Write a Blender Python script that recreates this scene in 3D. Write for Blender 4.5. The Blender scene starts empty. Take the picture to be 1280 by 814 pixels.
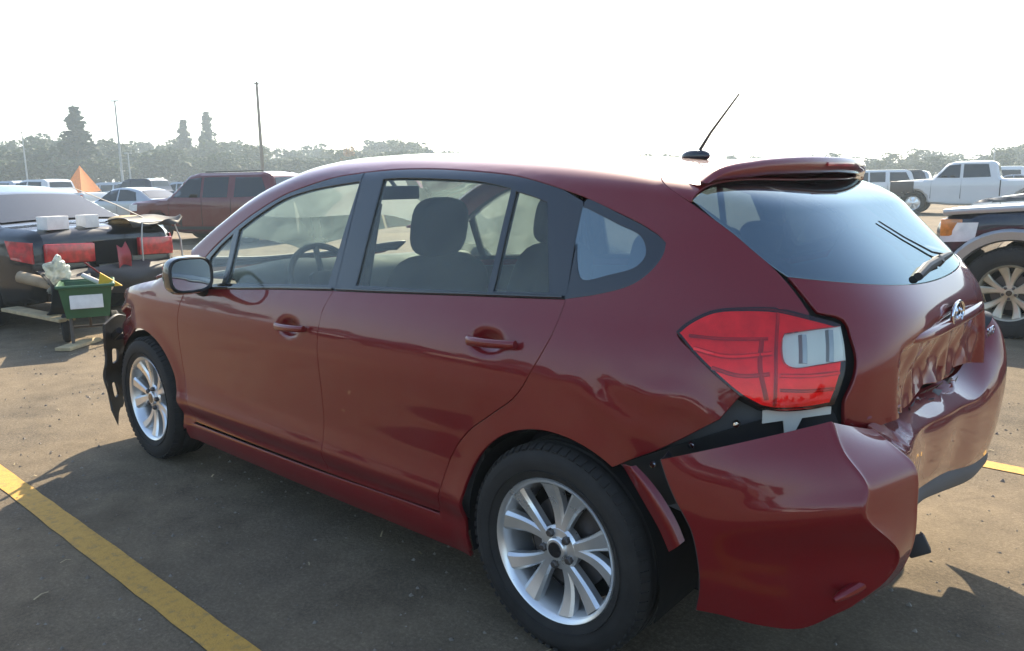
import bpy, bmesh, math, random
import numpy as np
from mathutils import Vector, Matrix
from mathutils.geometry import delaunay_2d_cdt
random.seed(7); rng = np.random.default_rng(7)
scene = bpy.context.scene
C = scene.collection

# ---------------------------------------------------------------- camera
cam_d = bpy.data.cameras.new('camera'); cam = bpy.data.objects.new('camera', cam_d); C.objects.link(cam)
_f, _cx, _cy, _cz, _yaw, _pitch, _roll = 984.6, -1.3461, 2.5102, 1.3705, -0.8403, -0.1785, -0.0158
cam_d.sensor_fit = 'HORIZONTAL'; cam_d.sensor_width = 36.0; cam_d.lens = 36.0*_f/1280.0
cam_d.clip_start = 0.05; cam_d.clip_end = 5000
_fw = Vector((math.cos(_yaw)*math.cos(_pitch), math.sin(_yaw)*math.cos(_pitch), math.sin(_pitch)))
_r = _fw.cross(Vector((0, 0, 1))).normalized(); _u = _r.cross(_fw)
_c, _s = math.cos(_roll), math.sin(_roll)
_r2, _u2 = _c*_r+_s*_u, -_s*_r+_c*_u
cam.matrix_world = Matrix(((_r2.x, _u2.x, -_fw.x, _cx), (_r2.y, _u2.y, -_fw.y, _cy), (_r2.z, _u2.z, -_fw.z, _cz), (0, 0, 0, 1)))
scene.camera = cam

# ---------------------------------------------------------------- sky, sun, exposure
SUN_AZ, SUN_EL = math.radians(-57.0), math.radians(38.0)     # direction towards the sun: azimuth from +x, elevation
world = bpy.data.worlds.new('World'); scene.world = world; world.use_nodes = True
nt = world.node_tree; nt.nodes.clear()
sky = nt.nodes.new('ShaderNodeTexSky'); sky.sky_type = 'NISHITA'; sky.sun_disc = False
sky.sun_elevation = SUN_EL; sky.sun_rotation = math.pi/2-SUN_AZ
sky.air_density = 1.2; sky.dust_density = 1.2; sky.ozone_density = 1.8; sky.altitude = 50
bg = nt.nodes.new('ShaderNodeBackground'); bg.inputs['Strength'].default_value = 0.085
wo = nt.nodes.new('ShaderNodeOutputWorld')
nt.links.new(sky.outputs[0], bg.inputs[0]); nt.links.new(bg.outputs[0], wo.inputs[0])
sun_d = bpy.data.lights.new('sun', 'SUN'); sun = bpy.data.objects.new('sun', sun_d); C.objects.link(sun)
sun_d.energy = 3.15; sun_d.angle = math.radians(0.6); sun_d.color = (1.0, .87, .66)
_sd = Vector((math.cos(SUN_AZ)*math.cos(SUN_EL), math.sin(SUN_AZ)*math.cos(SUN_EL), math.sin(SUN_EL)))
sun.rotation_euler = _sd.to_track_quat('Z', 'Y').to_euler(); sun.location = (0, 0, 30)
scene.render.engine = 'CYCLES'
scene.view_settings.view_transform = 'Standard'; scene.view_settings.look = 'None'
scene.view_settings.exposure = 2.0; scene.view_settings.gamma = 1.0
scene.view_settings.use_curve_mapping = False
scene.cycles.use_denoising = True
scene.cycles.max_bounces = 10; scene.cycles.transparent_max_bounces = 24
scene.cycles.volume_bounces = 0; scene.cycles.sample_clamp_indirect = 8.0

# ---------------------------------------------------------------- materials
MATS = {}
def new_mat(name):
    m = bpy.data.materials.new(name); m.use_nodes = True; MATS[name] = m
    n = m.node_tree.nodes; return m, n, m.node_tree.links, n['Principled BSDF']
def noise(n, l, scale, detail=4, rough=.6, vec=None, coord='Object'):
    t = n.new('ShaderNodeTexNoise'); t.inputs['Scale'].default_value = scale
    t.inputs['Detail'].default_value = detail; t.inputs['Roughness'].default_value = rough
    if vec is None:
        tc = n.new('ShaderNodeTexCoord'); vec = tc.outputs[coord]
    l.new(vec, t.inputs['Vector']); return t
def ramp(n, l, fac, stops):
    r = n.new('ShaderNodeValToRGB'); e = r.color_ramp.elements
    while len(e) < len(stops): e.new(.5)
    for k, (p, c) in enumerate(stops):
        e[k].position = p; e[k].color = (*c, 1) if len(c) == 3 else c
    l.new(fac, r.inputs['Fac']); return r
def bump(n, l, h, strength=.3, dist=.01):
    b = n.new('ShaderNodeBump'); b.inputs['Strength'].default_value = strength; b.inputs['Distance'].default_value = dist
    l.new(h, b.inputs['Height']); return b
def simple(name, col, rough=.5, metal=0.0, coat=0.0, spec=.5, var=.12, vscale=9.0, bumpd=0.0, bscale=200):
    m, n, l, b = new_mat(name)
    t = noise(n, l, vscale)
    lo = [max(0, c*(1-var)) for c in col]; hi = [min(1, c*(1+var)) for c in col]
    r = ramp(n, l, t.outputs['Fac'], [(.3, lo), (.7, hi)]); l.new(r.outputs['Color'], b.inputs['Base Color'])
    rr = ramp(n, l, t.outputs['Fac'], [(.25, (rough*.85,)*3), (.75, (min(1, rough*1.15),)*3)])
    l.new(rr.outputs['Color'], b.inputs['Roughness'])
    b.inputs['Metallic'].default_value = metal; b.inputs['Coat Weight'].default_value = coat
    b.inputs['Coat Roughness'].default_value = .04; b.inputs['Specular IOR Level'].default_value = spec
    if bumpd:
        t2 = noise(n, l, bscale, 3); bp = bump(n, l, t2.outputs['Fac'], .5, bumpd); l.new(bp.outputs['Normal'], b.inputs['Normal'])
    return m
def paint(name, col, metal=.35, rough=.38, dust_veil=.10):
    m, n, l, b = new_mat(name)
    fl = noise(n, l, 900, 2); d = noise(n, l, 3.0, 6, .65)
    r = ramp(n, l, fl.outputs['Fac'], [(.35, [c*.85 for c in col]), (.7, [c*1.2 for c in col])])
    mx = n.new('ShaderNodeMixRGB'); mx.inputs['Color2'].default_value = (.30, .27, .23, 1)
    dr = ramp(n, l, d.outputs['Fac'], [(.45, (0, 0, 0)), (.8, (dust_veil,)*3)])
    l.new(dr.outputs['Color'], mx.inputs['Fac']); l.new(r.outputs['Color'], mx.inputs['Color1'])
    l.new(mx.outputs['Color'], b.inputs['Base Color'])
    b.inputs['Metallic'].default_value = metal; b.inputs['Roughness'].default_value = rough
    b.inputs['Coat Weight'].default_value = 1.0; b.inputs['Coat IOR'].default_value = 1.5; b.inputs['Specular IOR Level'].default_value = .15
    cr = ramp(n, l, d.outputs['Fac'], [(.35, (.012,)*3), (.8, (.05,)*3)]); l.new(cr.outputs['Color'], b.inputs['Coat Roughness'])
    op = noise(n, l, 7.0, 2); bp = bump(n, l, op.outputs['Fac'], .02, .01); l.new(bp.outputs['Normal'], b.inputs['Coat Normal'])
    return m
def glass(name, tint, gloss_tint=(1, 1, 1), rough=.0, ior=1.5, dust_veil=.03):
    m = bpy.data.materials.new(name); m.use_nodes = True; MATS[name] = m
    n, l = m.node_tree.nodes, m.node_tree.links; n.clear()
    tr = n.new('ShaderNodeBsdfTransparent'); tr.inputs[0].default_value = (*tint, 1)
    gl = n.new('ShaderNodeBsdfGlossy'); gl.inputs[0].default_value = (*gloss_tint, 1); gl.inputs['Roughness'].default_value = rough
    fr = n.new('ShaderNodeFresnel'); fr.inputs[0].default_value = ior
    mx = n.new('ShaderNodeMixShader'); l.new(fr.outputs[0], mx.inputs[0]); l.new(tr.outputs[0], mx.inputs[1]); l.new(gl.outputs[0], mx.inputs[2])
    d0 = n.new('ShaderNodeBsdfDiffuse'); d0.inputs[0].default_value = (.58, .66, .60, 1); t0 = n.new('ShaderNodeBsdfTranslucent'); t0.inputs[0].default_value = (.60, .70, .63, 1)
    df = n.new('ShaderNodeMixShader'); df.inputs[0].default_value = .6; l.new(d0.outputs[0], df.inputs[1]); l.new(t0.outputs[0], df.inputs[2])
    t = noise(n, l, 5.0, 6, .7); r = ramp(n, l, t.outputs['Fac'], [(.3, (dust_veil*.4,)*3), (.8, (dust_veil*1.6,)*3)])
    m2 = n.new('ShaderNodeMixShader'); l.new(r.outputs['Color'], m2.inputs[0]); l.new(mx.outputs[0], m2.inputs[1]); l.new(df.outputs[0], m2.inputs[2])
    o = n.new('ShaderNodeOutputMaterial'); l.new(m2.outputs[0], o.inputs[0]); return m
paint('paint_red', (.158, .0035, .0065), metal=.10, rough=.40, dust_veil=.03)
glass('glass_clear', (.84, .95, .88), ior=1.5, dust_veil=.20); glass('glass_dark', (.14, .17, .18), gloss_tint=(.80, .95, 1.0), ior=2.7, dust_veil=.03)  # heavy pale film on glass_clear partly imitates lens-flare veil over the side windows
glass('glass_lens', (.9, .9, .9), dust_veil=.01)
simple('black_plastic', (.018, .018, .019), .55, bumpd=.0006); simple('gloss_black', (.012, .012, .014), .16, coat=.6)
simple('rubber', (.026, .024, .022), .8, spec=.3, vscale=14, var=.35, bumpd=.0008, bscale=120); simple('alloy', (.74, .74, .73), .30, metal=.8, var=.06)
simple('chrome', (.75, .75, .76), .12, metal=1.0, var=.03); simple('steel_dark', (.10, .09, .085), .5, metal=.7)
simple('seat_cloth', (.030, .031, .034), .9, spec=.2, bumpd=.001, bscale=500); simple('trim_grey', (.10, .10, .10), .8, bumpd=.0006)
simple('headliner', (.16, .155, .145), .95, spec=.1); simple('white_clip', (.55, .53, .45), .5)
simple('under_black', (.010, .010, .010), .9, spec=.2)
def lens(name, col, scale=14, lo=.45):
    m, n, l, b = new_mat(name)
    t = noise(n, l, scale, 3, .5); r = ramp(n, l, t.outputs['Fac'], [(.3, [c*lo for c in col]), (.65, col)]); l.new(r.outputs['Color'], b.inputs['Base Color'])
    b.inputs['Roughness'].default_value = .30; b.inputs['Coat Weight'].default_value = 1; b.inputs['Coat Roughness'].default_value = .02
    b.inputs['Subsurface Weight'].default_value = .3; b.inputs['Subsurface Radius'].default_value = (.05, .01, .01); b.inputs['Subsurface Scale'].default_value = .3
    return m
lens('lens_red', (.62, .015, .02)); lens('lens_white', (.80, .80, .76), lo=.85); lens('lens_amber', (.75, .25, .03))
glass('red_glass', (.97, .16, .16), ior=1.5, dust_veil=.015); glass('clear_lens', (.93, .95, .92), ior=1.5, dust_veil=.02)
simple('reflector_red', (.98, .055, .06), .38, metal=.75, var=.25, vscale=22); simple('reflector_white', (.80, .80, .74), .3, metal=.1, var=.06); simple('reflector_grey', (.42, .43, .44), .3, metal=.5)
# ---------------------------------------------------------------- object helpers
def mesh_obj(name, V, F, mat, parent=None, normals=None, smooth=True, sharp=None):
    me = bpy.data.meshes.new(name); me.from_pydata([tuple(map(float, v)) for v in V], [], [tuple(map(int, f)) for f in F])
    me.validate(); me.update()
    if smooth:
        me.polygons.foreach_set('use_smooth', [True]*len(me.polygons))
    if normals is not None and len(normals) == len(me.vertices):
        me.normals_split_custom_set_from_vertices([tuple(map(float, v)) for v in normals])
    elif smooth and sharp is not None:
        me.set_sharp_from_angle(angle=math.radians(sharp))
    me.materials.append(MATS[mat] if isinstance(mat, str) else mat)
    o = bpy.data.objects.new(name, me); C.objects.link(o)
    if parent is not None: o.parent = parent
    return o
def empty(name, loc=(0, 0, 0), rz=0.0, label=None, cat=None, group=None):
    o = bpy.data.objects.new(name, None); C.objects.link(o); o.location = loc; o.rotation_euler = (0, 0, rz)
    o.empty_display_size = .2
    return tag(o, label, cat, group)
def tag(o, label=None, cat=None, group=None, kind=None):
    if label: o['label'] = label
    if cat: o['category'] = cat
    if group: o['group'] = group
    if kind: o['kind'] = kind
    return o
class MB:                            # mesh collector
    def __init__(s): s.v = []; s.f = []
    def add(s, V, F):
        k = len(s.v); s.v += [tuple(v) for v in V]; s.f += [tuple(i+k for i in f) for f in F]; return s
    def box(s, c, d, rot=None, bev=0.0):
        x, y, z = [q/2 for q in d]; b = min(bev, min(x, y, z)*.6)
        if b <= 0:
            V = [Vector((i*x, j*y, k*z)) for i in (-1, 1) for j in (-1, 1) for k in (-1, 1)]
            F = [(0, 1, 3, 2), (4, 6, 7, 5), (0, 4, 5, 1), (2, 3, 7, 6), (0, 2, 6, 4), (1, 5, 7, 3)]
        else:
            bm = bmesh.new(); bmesh.ops.create_cube(bm, size=2)
            for v in bm.verts: v.co = Vector((v.co.x*x, v.co.y*y, v.co.z*z))
            bmesh.ops.bevel(bm, geom=list(bm.edges), offset=b, segments=2, affect='EDGES', profile=.6)
            bm.verts.index_update(); V = [v.co.copy() for v in bm.verts]; F = [[v.index for v in f.verts] for f in bm.faces]; bm.free()
        M = rot if rot is not None else Matrix.Identity(3)
        return s.add([M @ v+Vector(c) for v in V], F)
    def tube(s, pts, r, n=8, caps=True):
        pts = [Vector(p) for p in pts]; rr = r if isinstance(r, (list, tuple)) else [r]*len(pts)
        V = []; up = None
        for i, p in enumerate(pts):
            t = (pts[min(i+1, len(pts)-1)]-pts[max(i-1, 0)]).normalized()
            if up is None: up = t.orthogonal().normalized()
            a = (up-t*up.dot(t)).normalized(); up = a; b = t.cross(a)
            V += [p+(a*math.cos(2*math.pi*k/n)+b*math.sin(2*math.pi*k/n))*rr[i] for k in range(n)]
        F = [(i*n+k, i*n+(k+1) % n, (i+1)*n+(k+1) % n, (i+1)*n+k) for i in range(len(pts)-1) for k in range(n)]
        if caps: F += [tuple(range(n))[::-1], tuple(range((len(pts)-1)*n, len(pts)*n))]
        return s.add(V, F)
    def lathe(s, prof, n=48, axis='y', c=(0, 0, 0), closed=False):     # prof: (radius, along axis)
        V = []; 
        for r, h in prof:
            for k in range(n):
                a = 2*math.pi*k/n; p, q = r*math.cos(a), r*math.sin(a)
                v = {'y': (p, h, q), 'z': (p, q, h), 'x': (h, p, q)}[axis]
                V.append(Vector(v)+Vector(c))
        m = len(prof); F = []
        for i in range(m if closed else m-1):
            j = (i+1) % m
            F += [(i*n+k, i*n+(k+1) % n, j*n+(k+1) % n, j*n+k) for k in range(n)]
        return s.add(V, F)
    def prism(s, poly, y0, y1):      # polygon in x, z pushed along y
        n = len(poly); V = [Vector((x, y0, z)) for x, z in poly]+[Vector((x, y1, z)) for x, z in poly]
        F = [tuple(range(n)), tuple(range(2*n-1, n-1, -1))]+[(i, i+n, (i+1) % n+n, (i+1) % n) for i in range(n)]
        return s.add(V, F)
    def build(s, name, mat, parent=None, smooth=True, sharp=35):
        return mesh_obj(name, s.v, s.f, mat, parent, smooth=smooth, sharp=sharp)
def fixnormals(o):
    bm = bmesh.new(); bm.from_mesh(o.data); bmesh.ops.recalc_face_normals(bm, faces=bm.faces); bm.to_mesh(o.data); bm.free(); return o
def copy_tree(o, parent=None):
    c = o.copy(); C.objects.link(c)
    if parent is not None: c.parent = parent
    for ch in list(o.children): copy_tree(ch, c)
    return c
# ---------------------------------------------------------------- sheet-metal panels cut from a surface
def spline(pts, step, closed=False):     # Catmull-Rom through the points, then even steps
    P = np.array(pts, float)
    if len(P) < 3: Q = P
    else:
        E = np.vstack([2*P[0]-P[1], P, 2*P[-1]-P[-2]]); Q = []
        for i in range(1, len(E)-2):
            p0, p1, p2, p3 = E[i-1:i+3]
            t0 = 0; t1 = t0+np.linalg.norm(p1-p0)**.5; t2 = t1+np.linalg.norm(p2-p1)**.5; t3 = t2+np.linalg.norm(p3-p2)**.5
            for t in np.linspace(t1, t2, 12, endpoint=False):
                A1 = (t1-t)/(t1-t0)*p0+(t-t0)/(t1-t0)*p1; A2 = (t2-t)/(t2-t1)*p1+(t-t1)/(t2-t1)*p2; A3 = (t3-t)/(t3-t2)*p2+(t-t2)/(t3-t2)*p3
                B1 = (t2-t)/(t2-t0)*A1+(t-t0)/(t2-t0)*A2; B2 = (t3-t)/(t3-t1)*A2+(t-t1)/(t3-t1)*A3
                Q.append((t2-t)/(t2-t1)*B1+(t-t1)/(t2-t1)*B2)
        Q.append(P[-1]); Q = np.array(Q)
    d = np.r_[0, np.cumsum(np.linalg.norm(np.diff(Q, axis=0), axis=1))]
    n = max(2, int(math.ceil(d[-1]/step))+1); s = np.linspace(0, d[-1], n)
    return np.stack([np.interp(s, d, Q[:, k]) for k in range(2)], 1)
def loop2d(*curves, step=.012):          # chain of curves -> closed dense loop
    out = []
    for i, c in enumerate(curves):
        c = np.array(c, float)
        if out:
            gap = np.linalg.norm(out[-1]-c[0])
            if gap > step*.4:
                c0 = spline([out[-1], c[0]], step)[1:]; out += list(c0)
                s = list(spline(c, step)[1:]) if len(c) > 1 else []
            else: s = list(spline(c, step)[1:]) if len(c) > 1 else []
        else: s = list(spline(c, step)) if len(c) > 1 else [c[0]]
        out += s
    if np.linalg.norm(out[-1]-out[0]) > step*.4: out += list(spline([out[-1], out[0]], step)[1:-1])
    else: out = out[:-1]
    L = np.array(out)
    a = np.sum(L[:, 0]*np.roll(L[:, 1], -1)-np.roll(L[:, 0], -1)*L[:, 1])
    return L if a > 0 else L[::-1]
def inside(poly, pts):
    x, y = pts[:, 0], pts[:, 1]; r = np.zeros(len(pts), bool); n = len(poly); j = n-1
    for i in range(n):
        xi, yi = poly[i]; xj, yj = poly[j]
        if yi != yj:
            r ^= ((yi > y) != (yj > y)) & (x < (xj-xi)*(y-yi)/(yj-yi)+xi)
        j = i
    return r
def shrink(L, d):                        # move a loop inwards by d
    t = np.roll(L, -1, 0)-np.roll(L, 1, 0); t /= np.linalg.norm(t, axis=1, keepdims=True)+1e-12
    return L+d*np.stack([-t[:, 1], t[:, 0]], 1)
def mindist(pts, L):
    out = np.full(len(pts), 9.0)
    for i in range(0, len(pts), 4000):
        out[i:i+4000] = np.sqrt(((pts[i:i+4000, None]-L[None])**2).sum(2)).min(1)
    return out
def tri2d(L, holes=(), h=.02):
    lo, hi = L.min(0), L.max(0)
    gx, gy = np.meshgrid(np.arange(lo[0], hi[0]+h, h), np.arange(lo[1], hi[1]+h, h*.866)); gx = gx+(np.arange(gx.shape[0]) % 2)[:, None]*h/2
    G = np.stack([gx.ravel(), gy.ravel()], 1)
    k = inside(L, G)
    for H in holes: k &= ~inside(H, G)
    G = G[k]; B = np.vstack([L]+list(holes))
    if len(G): G = G[mindist(G, B) > h*.5]
    V = np.vstack([B, G]) if len(G) else B
    E = []; o = 0
    for l in [L]+list(holes):
        n = len(l); E += [(o+i, o+(i+1) % n) for i in range(n)]; o += n
    res = delaunay_2d_cdt([Vector(v) for v in V], E, [], 0, 1e-7)
    W = np.array([tuple(v) for v in res[0]]); T = np.array([t for t in res[2] if len(t) == 3])
    cen = W[T].mean(1); k = inside(L, cen)
    for H in holes: k &= ~inside(H, cen)
    T = T[k]
    a = W[T]; area = (a[:, 1, 0]-a[:, 0, 0])*(a[:, 2, 1]-a[:, 0, 1])-(a[:, 2, 0]-a[:, 0, 0])*(a[:, 1, 1]-a[:, 0, 1])
    T = T[np.abs(area) > 1e-11]; area = area[np.abs(area) > 1e-11]
    T[area < 0] = T[area < 0][:, ::-1]
    return W, T
def panel(name, L, dom, mat, parent=None, holes=(), h=.022, off=0.0, lip=.014, gap=.002, disp=None, mirror=False, F=None, edge=.0022):
    L = shrink(L, gap); holes = [shrink(H, -gap) if gap else H for H in holes]
    W, T = tri2d(L, holes, h)
    P = dom(W); bad = np.isnan(P[:, 0])
    if bad.any():
        good = np.where(~bad)[0]
        for i in np.where(bad)[0]:
            P[i] = P[good[np.argmin(((W[good]-W[i])**2).sum(1))]]
    N = grad(P) if F is None else grad(P, F)
    P = P+N*off
    if disp is not None:
        P = disp(P, N); N = None
    # face orientation: agree with outward normal
    fn = np.cross(P[T[:, 1]]-P[T[:, 0]], P[T[:, 2]]-P[T[:, 0]])
    if N is None:
        N0 = grad(P) if F is None else grad(P, F)
        s = np.sum(fn*N0[T[:, 0]], 1).sum()
        if s < 0: T = T[:, ::-1]; fn = -fn
        N = np.zeros_like(P)
        for k in range(3): np.add.at(N, T[:, k], fn)
        N /= np.linalg.norm(N, axis=1, keepdims=True)+1e-12
    elif np.sum(fn*N[T[:, 0]], 1).sum() < 0: T = T[:, ::-1]
    # boundary edges -> rolled-in lip
    from collections import Counter
    cnt = Counter(); dirn = {}
    for t in T:
        for a, b in ((t[0], t[1]), (t[1], t[2]), (t[2], t[0])):
            cnt[(min(a, b), max(a, b))] += 1; dirn[(min(a, b), max(a, b))] = (a, b)
    V = [P]; NN = [N]; Fc = [tuple(t) for t in T]
    if lip > 0:
        be = [dirn[e] for e, c in cnt.items() if c == 1]
        out = np.zeros_like(P)
        for a, b in be:
            d = P[b]-P[a]; o = np.cross(d, N[a]); o /= np.linalg.norm(o)+1e-12
            out[a] += o; out[b] += o
        bi = sorted({i for e in be for i in e}); m = {i: k for k, i in enumerate(bi)}
        O = out[bi]; O /= np.linalg.norm(O, axis=1, keepdims=True)+1e-12
        nb = len(bi); base = len(P)
        V += [P[bi]+O*edge*.7-N[bi]*edge, P[bi]+O*edge-N[bi]*(edge*2.2), P[bi]+O*edge*.5-N[bi]*lip]
        NN += [(O*.8+N[bi])/1.28, O, O]
        for a, b in be:
            r = [a, base+m[a], base+nb+m[a], base+2*nb+m[a]]; q = [b, base+m[b], base+nb+m[b], base+2*nb+m[b]]
            for k in range(3): Fc.append((r[k], r[k+1], q[k+1], q[k]))
    V = np.vstack(V); NN = np.vstack(NN); NN /= np.linalg.norm(NN, axis=1, keepdims=True)+1e-12
    o = mesh_obj(name, V, Fc, mat, parent, normals=NN)
    if mirror: return o, mirror_obj(o)
    return o
def mirror_obj(o, parent=None):          # the same part on the car's other side
    me = o.data; V = np.array([v.co[:] for v in me.vertices])*[1, -1, 1]
    F = [tuple(p.vertices)[::-1] for p in me.polygons]
    n = mesh_obj(o.name.split('.')[0], V, F, me.materials[0], parent if parent is not None else o.parent, sharp=None)
    has = me.has_custom_normals
    if has:
        nv = np.zeros((len(V), 3))
        vi = np.zeros(len(me.loops), int); me.loops.foreach_get('vertex_index', vi)
        cn = np.array([c.vector[:] for c in me.corner_normals]); nv[vi] = cn*[1, -1, 1]
        n.data.normals_split_custom_set_from_vertices([tuple(v) for v in nv])
    else: n.data.set_sharp_from_angle(angle=math.radians(35))
    return n
# ---------------------------------------------------------------- body shape of the red hatchback
# car frame: x forward (rear axle at 0), y to the car's left, z up, metres
CAMP = (984.6, -1.3461, 2.5102, 1.3705, -0.8403, -0.1785, -0.0158)   # focal px (1280 wide), x, y, z, yaw, pitch, roll
def cam_axes():
    f, cx, cy, cz, yaw, pitch, roll = CAMP
    fw = np.array([np.cos(yaw)*np.cos(pitch), np.sin(yaw)*np.cos(pitch), np.sin(pitch)])
    r = np.cross(fw, [0, 0, 1.0]); r /= np.linalg.norm(r); u = np.cross(r, fw)
    c, s = np.cos(roll), np.sin(roll)
    return np.array([cx, cy, cz]), c*r+s*u, -s*r+c*u, fw
CO, CR, CU, CF = cam_axes()
def px_dir(p):                       # direction of photo pixels (1280 x 814)
    p = np.atleast_2d(np.asarray(p, float))
    return CF + ((p[:, :1]-640)/CAMP[0])*CR + ((407-p[:, 1:2])/CAMP[0])*CU
def px_at(px, axis, val):            # the point of a pixel's sight line on a plane x/y/z = val
    d = px_dir(px)[0]; k = 'xyz'.index(axis)
    return CO + d*(val-CO[k])/d[k]
def project(P):
    d = np.atleast_2d(P)-CO; z = d@CF
    return np.stack([640+CAMP[0]*(d@CR)/z, 407-CAMP[0]*(d@CU)/z], 1)
def pchip(xs, ys):
    xs = np.array(xs, float); ys = np.array(ys, float)
    h = np.diff(xs); d = np.diff(ys)/h
    m = np.zeros_like(ys)
    m[1:-1] = np.where(d[:-1]*d[1:] > 0, 2*d[:-1]*d[1:]/(d[:-1]+d[1:]+1e-12), 0)
    m[0], m[-1] = d[0], d[-1]
    def f(x):
        x = np.asarray(x, float); xc = np.clip(x, xs[0], xs[-1])
        i = np.clip(np.searchsorted(xs, xc)-1, 0, len(h)-1)
        t = (xc-xs[i])/h[i]
        return ((2*t**3-3*t**2+1)*ys[i]+(t**3-2*t**2+t)*h[i]*m[i]+(-2*t**3+3*t**2)*ys[i+1]+(t**3-t**2)*h[i]*m[i+1])
    return f
side_prof = pchip([.10, .17, .22, .262, .278, .30, .345, .375, .42, .50, .60, .70, .77, .83, .90, .96, 1.02, 1.20, 1.42, 1.50],
                  [.780, .815, .834, .840, .838, .836, .856, .865, .855, .846, .849, .857, .861, .857, .842, .822, .797, .735, .655, .625])
front_tap = pchip([1.4, 2.0, 2.6, 3.0, 3.3, 3.6], [0, .003, .012, .045, .085, .16])
rear_tap = pchip([-.9, -.5, 0, .6, 1.0], [.03, .018, .006, 0, 0])
x_rear = pchip([.10, .30, .60, .78, .90, .97, 1.02, 1.06, 1.12, 1.20, 1.28, 1.36, 1.43, 1.50],
               [-.80, -.84, -.845, -.835, -.83, -.82, -.805, -.78, -.732, -.655, -.578, -.505, -.445, -.38])
z_roof = pchip([-.8, -.55, -.40, -.15, .2, .6, 1.0, 1.25, 1.45, 1.65, 1.85, 2.05, 2.25, 2.42, 2.55, 2.8, 3.1, 3.3, 3.5],
               [1.37, 1.395, 1.408, 1.430, 1.458, 1.478, 1.492, 1.489, 1.473, 1.430, 1.362, 1.266, 1.150, 1.045, .99, .955, .885, .80, .68])
def arch_flare(x, z):
    out = 0
    for ax in (0.0, 2.645):
        r = np.sqrt((x-ax)**2+(z-.315)**2)
        out = out+.010*np.exp(-((r-.365)/.05)**2)
    return out
def half_w(x, z):
    return side_prof(z)-front_tap(x)-rear_tap(x)+arch_flare(x, z)*(z < .9)
def Fb(P):
    x, y, z = P[:, 0], np.abs(P[:, 1]), P[:, 2]
    w = np.maximum(half_w(x, z), .05)
    zr = z_roof(x); rnd = .10
    s_ = np.clip((z-1.22)/.14, 0, 1); a = (y/w)**(4+2.5*s_*s_*(3-2*s_)*np.clip((x+.5)/.4, 0, 1))
    xr = x_rear(z)
    b = (np.maximum(.30-x, 0)/(.30-xr))**4
    c = (np.maximum(z-(zr-rnd), 0)/rnd)**2.1
    d = (np.maximum(x-2.55, 0)/(3.48-2.55))**4
    return a+b+c+d-1
def cast(O, D, t0, t1, n=48, F=Fb):  # first crossing outside -> inside
    O = np.broadcast_to(O, D.shape)
    ts = np.linspace(t0, t1, n)
    lo = np.full(len(D), np.nan); hi = np.full(len(D), np.nan)
    prev = F(O+D*ts[0])
    for i in range(1, n):
        cur = F(O+D*ts[i])
        hit = np.isnan(lo) & (prev > 0) & (cur <= 0)
        lo[hit] = ts[i-1]; hi[hit] = ts[i]
        prev = cur
    for _ in range(22):
        m = .5*(lo+hi); v = F(O+D*np.nan_to_num(m)[:, None])
        ins = v <= 0
        hi = np.where(ins, m, hi); lo = np.where(ins, lo, m)
    return O+D*(.5*(lo+hi))[:, None]
def grad(P, F=Fb, e=2e-3):
    g = np.stack([F(P+e*v)-F(P-e*v) for v in np.eye(3)], 1)
    return g/(np.linalg.norm(g, axis=1, keepdims=True)+1e-12)
def cam_pts(px): return cast(CO, px_dir(px), .8, 8.0, 180)
# domains: 2-D coordinates <-> points on the body
def dom_side(q):                    # (x, z), from the left
    q = np.asarray(q, float); O = np.stack([q[:, 0], np.full(len(q), 1.2), q[:, 1]], 1)
    return cast(O, np.tile([0, -1.0, 0], (len(q), 1)), 0, 1.2, 36)
def dom_top(q):                     # (x, y), from above
    q = np.asarray(q, float); O = np.stack([q[:, 0], q[:, 1], np.full(len(q), 1.8)], 1)
    return cast(O, np.tile([0, 0, -1.0], (len(q), 1)), 0, 1.4, 44)
RC = .30; RS = .85
def dom_rad(q):                     # (angle from rear centre line * RS, z), radially from a post inside the tail
    q = np.asarray(q, float); a = q[:, 0]/RS
    D = np.stack([-np.cos(a), np.sin(a), np.zeros(len(q))], 1)
    O = np.stack([np.full(len(q), RC), np.zeros(len(q)), q[:, 1]], 1)
    return cast(O+D*1.8, -D, 0, 1.8, 48)
def inv_side(P): return P[:, [0, 2]]
def inv_top(P): return P[:, [0, 1]]
def inv_rad(P): return np.stack([RS*np.arctan2(P[:, 1], RC-P[:, 0]), P[:, 2]], 1)
# outlines read off the photograph (1280 x 814 pixels); '|' marks a sharp corner
BELT = [(262, 361), (300, 361.5), (350, 361.5), (417, 363), (470, 365.5), (530, 367.5), (590, 369.5), (650, 371.8), (706, 373.7)]
QTR = [(706, 373.7), (745, 368), (781, 359), (799, 350), (817, 334.5), (829, 317), (832, 303), (822, 293)]
DLO_TOP = [(822, 293), (801.6, 280), (770.6, 264.8), (734.5, 248), (703.5, 236.4), (667, 224.5), (641, 218.4), (605, 214.3), (575, 212), (546.7, 210.5), (500, 211), (476.7, 212.8), (450, 216), (430, 219), (415.8, 222), (387, 231), (353.8, 244), (320.6, 264), (293, 285), (259.8, 317)]
DOOR_REAR_GAP = [(706, 374), (706, 378), (687.5, 422.7), (658, 474), (643.3, 496.4), (613.8, 518.5), (584.3, 540.6), (565.9, 566.5), (554.8, 596), (549.3, 631), (549, 640)]
DOOR_MID_GAP = [(417, 363), (401, 388), (397.5, 420), (397, 446), (399, 480), (402.3, 508), (404, 552.6), (404, 589)]
DOOR_FRONT_GAP = [(232, 362), (223.5, 383), (221.8, 408), (224, 440), (229.5, 475), (238, 503), (246, 531)]
DOOR_BOTTOM = [(246, 531), (300, 550.5), (404, 589), (470, 613.5), (549, 640)]
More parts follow.
